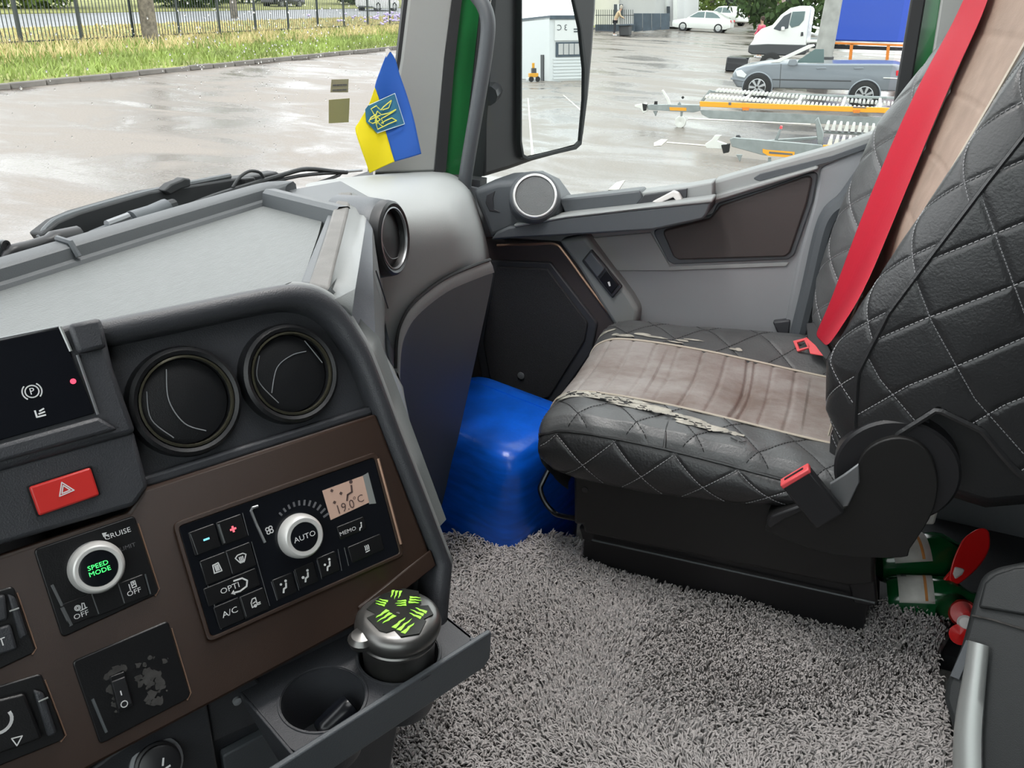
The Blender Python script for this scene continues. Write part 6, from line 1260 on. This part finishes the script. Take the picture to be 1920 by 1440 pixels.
# ---- houses and yard on the right
hs = thing('cream_house', 'cream rendered house with small windows at the edge of the car park', 'house', onz(1180, 50, GZ))
HX = 66.0
def hslab(l, X, t, nm, m, par, bv=.0): return MB().slab([onx(*p, X) for p in l], (1, 0, 0), 0, t).build(nm, m, par, bevel=bv)
hslab([(1090, -160), (1160, -160), (1160, 55), (1090, 60)], HX, 3.4, 'wall', 'render_cream', hs); hslab([(1160, -160), (1232, -160), (1228, 50), (1160, 52)], HX+.3, 3.2, 'grey_wall', 'render_grey', hs)
w_ = hslab([(1150, 8), (1168, 8), (1168, 30), (1150, 30)], HX-.05, .1, 'window', 'window_white', hs); hslab([(1151, 8), (1157, 8), (1157, 30), (1151, 30)], HX-.08, .05, 'pane', 'window_dark', w_); hslab([(1161, 8), (1168, 8), (1168, 30), (1161, 30)], HX-.08, .05, 'pane', 'window_dark', w_)
h2 = thing('white_house', 'bright white house with pilasters behind the white saloon', 'house', onz(1260, 45, GZ))
hslab([(1225, -160), (1285, -160), (1283, 48), (1225, 50)], HX+4, 6, 'wall', 'window_white', h2)
for x in (1222, 1244, 1262): hslab([(x, -160), (x+7, -160), (x+7, 50), (x, 50)], HX+3.8, .3, 'pilaster', 'car_white', h2)
for x, y0, y1 in ((1215, 3, 18), (1238, -8, 6), (1250, 12, 40)): w_ = hslab([(x, y0), (x+6, y0), (x+6, y1), (x, y1)], HX+3.7, .1, 'window', 'window_dark', h2)
h3 = thing('bungalow', 'pale low house with red tiled roof behind the trees', 'house', onz(1430, 20, GZ)); HY = 110
hslab([(1370, 6), (1455, 6), (1455, 42), (1370, 40)], HY, 8, 'wall', 'render_cream', h3); hslab([(1360, 6), (1465, 7), (1450, -8), (1375, -8)], HY-.5, 9, 'roof', 'roof_tile', h3)
for x in (1425, 1382): hslab([(x, 10), (x+5, 10), (x+5, 24), (x, 24)], HY-.1, .2, 'window', 'window_dark', h3)
ypf = thing('slate_yard_panel', 'slate blue solid yard fence panel beside the white saloon', 'fence', onz(1220, 60, GZ))
for i in range(4): x0 = 1188+i*17; hslab([(x0, 25), (x0+16.2, 25), (x0+16.2, 58-i*1.2), (x0, 60-i*1.2)], 60.0, .08, 'panel', 'slate_panel', ypf, .01)
yf_ = thing('yard_railing', 'thin dark yard railing in front of the cream house', 'fence', onz(1150, 62, GZ))
for i in range(18): x0 = 1118+i*4; hslab([(x0, 18), (x0+.9, 18), (x0+.9, 56), (x0, 56)], 59.5, .02, 'bar', 'fence_steel', yf_)
hslab([(1116, 28), (1190, 28), (1190, 29.2), (1116, 29.2)], 59.5, .03, 'rail', 'fence_steel', yf_); hslab([(1116, 46), (1190, 46), (1190, 58), (1116, 60)], 59.6, .2, 'base_wall', 'slate_panel', yf_)
bi = thing('grey_bin', 'grey waste bin beside the person in a tan top', 'bin', onz(1172, 66, GZ)); hslab([(1160, 48), (1180, 47), (1179, 67), (1161, 67)], 54.5, .7, 'body', 'bumper_grey', bi, .05); hslab([(1158, 46), (1182, 45), (1182, 48), (1158, 49)], 54.4, .9, 'lid', 'slate_panel', bi, .02)
for lab, px, py, X, rr, m, nn in (('bright green tree behind the white saloon', 1330, 40, 97, (5, 6.2, 3.6), 'leaf_light', 2600), ('green bush beside the far bungalow', 1412, 40, 106, (3, 3.4, 2.8), 'leaf_light', 1500), ('large green tree rising behind the white truck cab', 1480, 45, 75, (4, 5.5, 4.2), 'leaf', 3200), ('dark green tree at the gap beside the grey flatbed', 1382, 35, 105, (4, 4, 4.0), 'leaf', 1800)):
    b_ = onx(px, py, X); b_[2] = GZ; tree('yard_tree', lab, b_, 4.0, rr, 4.0, m, .25, nn, .38)
# ---- people
def skin(name, nodes, edges, m, parent=None, root=0):
    me = bpy.data.meshes.new(name); me.from_pydata([tuple(map(float, n[0])) for n in nodes], edges, []); o = bpy.data.objects.new(name, me); COL.objects.link(o); me.materials.append(MATS[m])
    md = o.modifiers.new('skin', 'SKIN'); md.use_smooth_shade = True
    if not me.skin_vertices: return o
    for i, n in enumerate(nodes): r = n[1] if hasattr(n[1], '__len__') else (n[1], n[1]); me.skin_vertices[0].data[i].radius = r; me.skin_vertices[0].data[i].use_root = i == root
    s_ = o.modifiers.new('sub', 'SUBSURF'); s_.levels = 1; s_.render_levels = 1
    if parent is not None: put(o, parent)
    return o
def person(label, base, face, lean, top, trousers, hair, arms):
    f = unit((face[0], face[1], 0)); r = V(f[1], -f[0], 0); b = np.array(base, float); U_ = V(0, 0, 1)
    P = lambda fw, rt, up: b+f*fw+r*rt+U_*up
    t = thing('person', label, 'person', base); l = lean
    hip, ch, nk, hd_ = P(0, 0, .92), P(l*.35, 0, 1.25), P(l*.62, 0, 1.45), P(l*.78, 0, 1.60)
    nodes = [(hip, (.13, .10)), (ch, (.15, .10)), (nk, .055), (hd_, (.075, .09)), (P(l*.80, 0, 1.70), (.07, .08))]; edges = [(0, 1), (1, 2), (2, 3), (3, 4)]
    for s_, arm in ((1, arms[0]), (-1, arms[1])):
        k = len(nodes); nodes += [(P(l*.52, s_*.19, 1.38), .055), (P(*arm[0]), .042), (P(*arm[1]), .032), (P(*arm[2]), .035)]; edges += [(1, k), (k, k+1), (k+1, k+2), (k+2, k+3)]
        k = len(nodes); nodes += [(P(.0, s_*.09, .85), .085), (P(.03, s_*.10, .48), .06), (P(-.01, s_*.10, .10), .045), (P(.10, s_*.11, .03), .04)]; edges += [(0, k), (k, k+1), (k+1, k+2), (k+2, k+3)]
    skin('body', nodes, edges, 'skin', t)
    tn_ = [(hip, (.155, .125)), (ch, (.175, .13)), (P(l*.56, 0, 1.40), (.10, .08))]; te = [(0, 1), (1, 2)]
    for s_, arm in ((1, arms[0]), (-1, arms[1])): k = len(tn_); tn_ += [(P(l*.52, s_*.19, 1.38), .072), (P(*arm[0]), .055), (P(*arm[1]), .048)]; te += [(1, k), (k, k+1), (k+1, k+2)]
    skin('top', tn_, te, top, t)
    ln = [(P(0, 0, .90), (.15, .125))]; le = []
    for s_ in (1, -1): k = len(ln); ln += [(P(.0, s_*.09, .82), .105), (P(.03, s_*.10, .48), .075), (P(-.01, s_*.10, .12), .06)]; le += [(0, k), (k, k+1), (k+1, k+2)]
    skin('trousers', ln, le, trousers, t)
    for s_ in (1, -1): MB().box(P(.06, s_*.105, .04), (.26, .09, .08), np.array([f, r, U_])).build('shoe', 'window_white', t, bevel=.03)
    MB().lathe(P(l*.78-.02, 0, 1.60), (0, 0, 1), [(.085, -.02), (.10, .06), (.085, .14), (.04, .175), (0, .18)], 16).build('hair', hair, t)
bpn = onz(1151, 67, GZ); person('person in a tan top and dark trousers bending over the grey bin', bpn, (.3, -1, 0), .42, 'tan_cloth', 'dark_cloth', 'hair_grey', (((.30, .2, 1.15), (.5, .14, 1.05), (.56, .12, 1.02)), ((.30, -.2, 1.15), (.5, -.14, 1.05), (.56, -.12, 1.02))))
bpn = onx(1433, 40, 42.0); bpn[2] = GZ+.0; person('person in a pink top behind the bonnet of the white cab truck', bpn, (-.5, .6, 0), .15, 'pink_cloth', 'dark_cloth', 'hair_brown', (((.1, .25, 1.12), (.25, .22, .98), (.3, .2, .95)), ((.1, -.25, 1.12), (.25, -.22, .98), (.3, -.2, .95))))
# ---- warehouse behind the truck, seen in the mirror
g1, g2 = mirror_onz(1030, 152), mirror_onz(1094, 149); _e = unit((g1-MP)*V(1, 1, 0)); wdir = V(_e[1], -_e[0], 0); wdir = wdir if wdir @ (g2-g1) > 0 else -wdir; wdir = unit(wdir+_e*.38)
def mirror_h(px, py, G):
    """Height of a point above G's foot seen in the mirror at a pixel."""
    p = onp(px, py, MP, MN); d = ray(px, py); d = d-2*(d @ MN)*MN; s = np.linalg.norm((G-p)[:2])/np.linalg.norm(d[:2]); return p[2]+d[2]*s
HT = mirror_h(1030, 33, g1); wn = unit(np.cross(wdir, V(0, 0, 1)));
if wn @ (MP-g1) < 0: wn = -wn
wh_ = thing('warehouse', 'grey warehouse with sign board and window band seen in the door mirror', 'warehouse', g1)
WL = 40.0
def wq(a0, a1, z0, z1, t0, t1, nm, m, par=wh_): return MB().slab([g1+wdir*a+V(0, 0, z-GZ) for a, z in ((a0, z0), (a1, z0), (a1, z1), (a0, z1))], wn, t0, t1).build(nm, m, par, smooth=0)
wq(0, WL, GZ, HT, -(HT-GZ)*1.6, 0, 'hall', 'siding'); zs_, zw = mirror_h(1034, 79, g1), mirror_h(1034, 107, g1)
sgn = wq(.4, WL, zs_+.1, HT-.2, 0, .1, 'sign_board', 'sign_white'); wq(0, WL, HT-.1, HT+.15, -(HT-GZ)*1.61, .15, 'roof_edge', 'slate_panel')
wb = wq(.5, WL, zw, zs_, 0, .08, 'window_band', 'slate_panel'); sc_ = (zs_-zw)
for i in range(14): wq(.7+i*sc_*.42, .7+i*sc_*.42+sc_*.36, zw+.15*sc_, zs_-.12*sc_, .08, .1, 'pane', 'render_grey', wb)
for i in range(7): zc = GZ+(zw-GZ)*(i+.5)/7.4; wq(.3, WL, zc, zc+.12, 0, .06, 'siding_rib', 'siding')
SF = Frame(g1+V(0, 0, HT-GZ)+wn*.1, -wdir, (0, 0, -1), wn)
a_ = np.linalg.norm(mirror_onz(1055, 151)-g1)*.9; hh = HT-zs_
text(SF, '3 C', -hh*.58, hh*.42, hh*.34, 'sign_ink', 'sign_letters', sgn, .01, .01); strokes(SF, [[(-hh*1.15, hh*.58), (-hh*1.7, hh*.58)], [(-hh*1.15, hh*.48), (-hh*1.6, hh*.48)]], hh*.05, 'sign_ink', 'sign_small_print', sgn, .01, .01)
BH = HT-GZ; sdir = -wn; gd = g1+sdir*BH*.25-wdir*.02
MB().slab([gd, gd+sdir*BH*.14, gd+sdir*BH*.14+V(0, 0, BH*.42), gd+V(0, 0, BH*.42)], -wdir, 0, .06).build('side_door', 'bumper_grey', wh_, smooth=0)
ld = thing('yellow_loader', 'yellow wheel loader beside the warehouse seen in the door mirror', 'loader', mirror_onz(1000, 153)); lo_ = mirror_onz(1000, 153); TL = Loc(lo_, math.atan2(wdir[1], wdir[0])); ls = np.linalg.norm((mirror_onz(1012, 153)-mirror_onz(990, 153)))/2.6
MB().box(TL(0, 0, 1.25*ls), (1.9*ls, 1.3*ls, .8*ls)).build('engine_body', 'loader_yellow', ld, bevel=.08*ls); MB().box(TL(.1*ls, 0, 2.1*ls), (.9*ls, 1.1*ls, 1.0*ls)).build('cab', 'bumper_grey', ld, bevel=.06*ls); MB().box(TL(0, 0, 3.1*ls), (.5*ls, .4*ls, 1.0*ls)).build('mast', 'loader_yellow', ld, bevel=.04*ls); MB().box(TL(-.1*ls, 0, .5*ls), (2.6*ls, 1.4*ls, .5*ls)).build('pallet_base', 'siding', ld, bevel=.05*ls)
for x in (-.7, .7): MB().lathe(TL(x*ls, .7*ls, .5*ls), wn, [(.2*ls, -.2*ls), (.5*ls, -.2*ls), (.5*ls, .2*ls), (0, .2*ls)], 20).build('tyre', 'tyre', ld)
for lab, l in (('long painted bay line seen at the left of the door mirror', [(989, 184), (991, 184), (1001, 292), (996, 292)]), ('painted bay line slanting to the right in the door mirror', [(1055, 178), (1057, 178), (1090, 206), (1087, 206)])):
    pp = [mirror_onz(*p, GZ+.004) for p in l]; tag(MB().slab(pp, (0, 0, 1), 0, .004).build('bay_line', 'paint_white', smooth=0), lab, 'road marking')
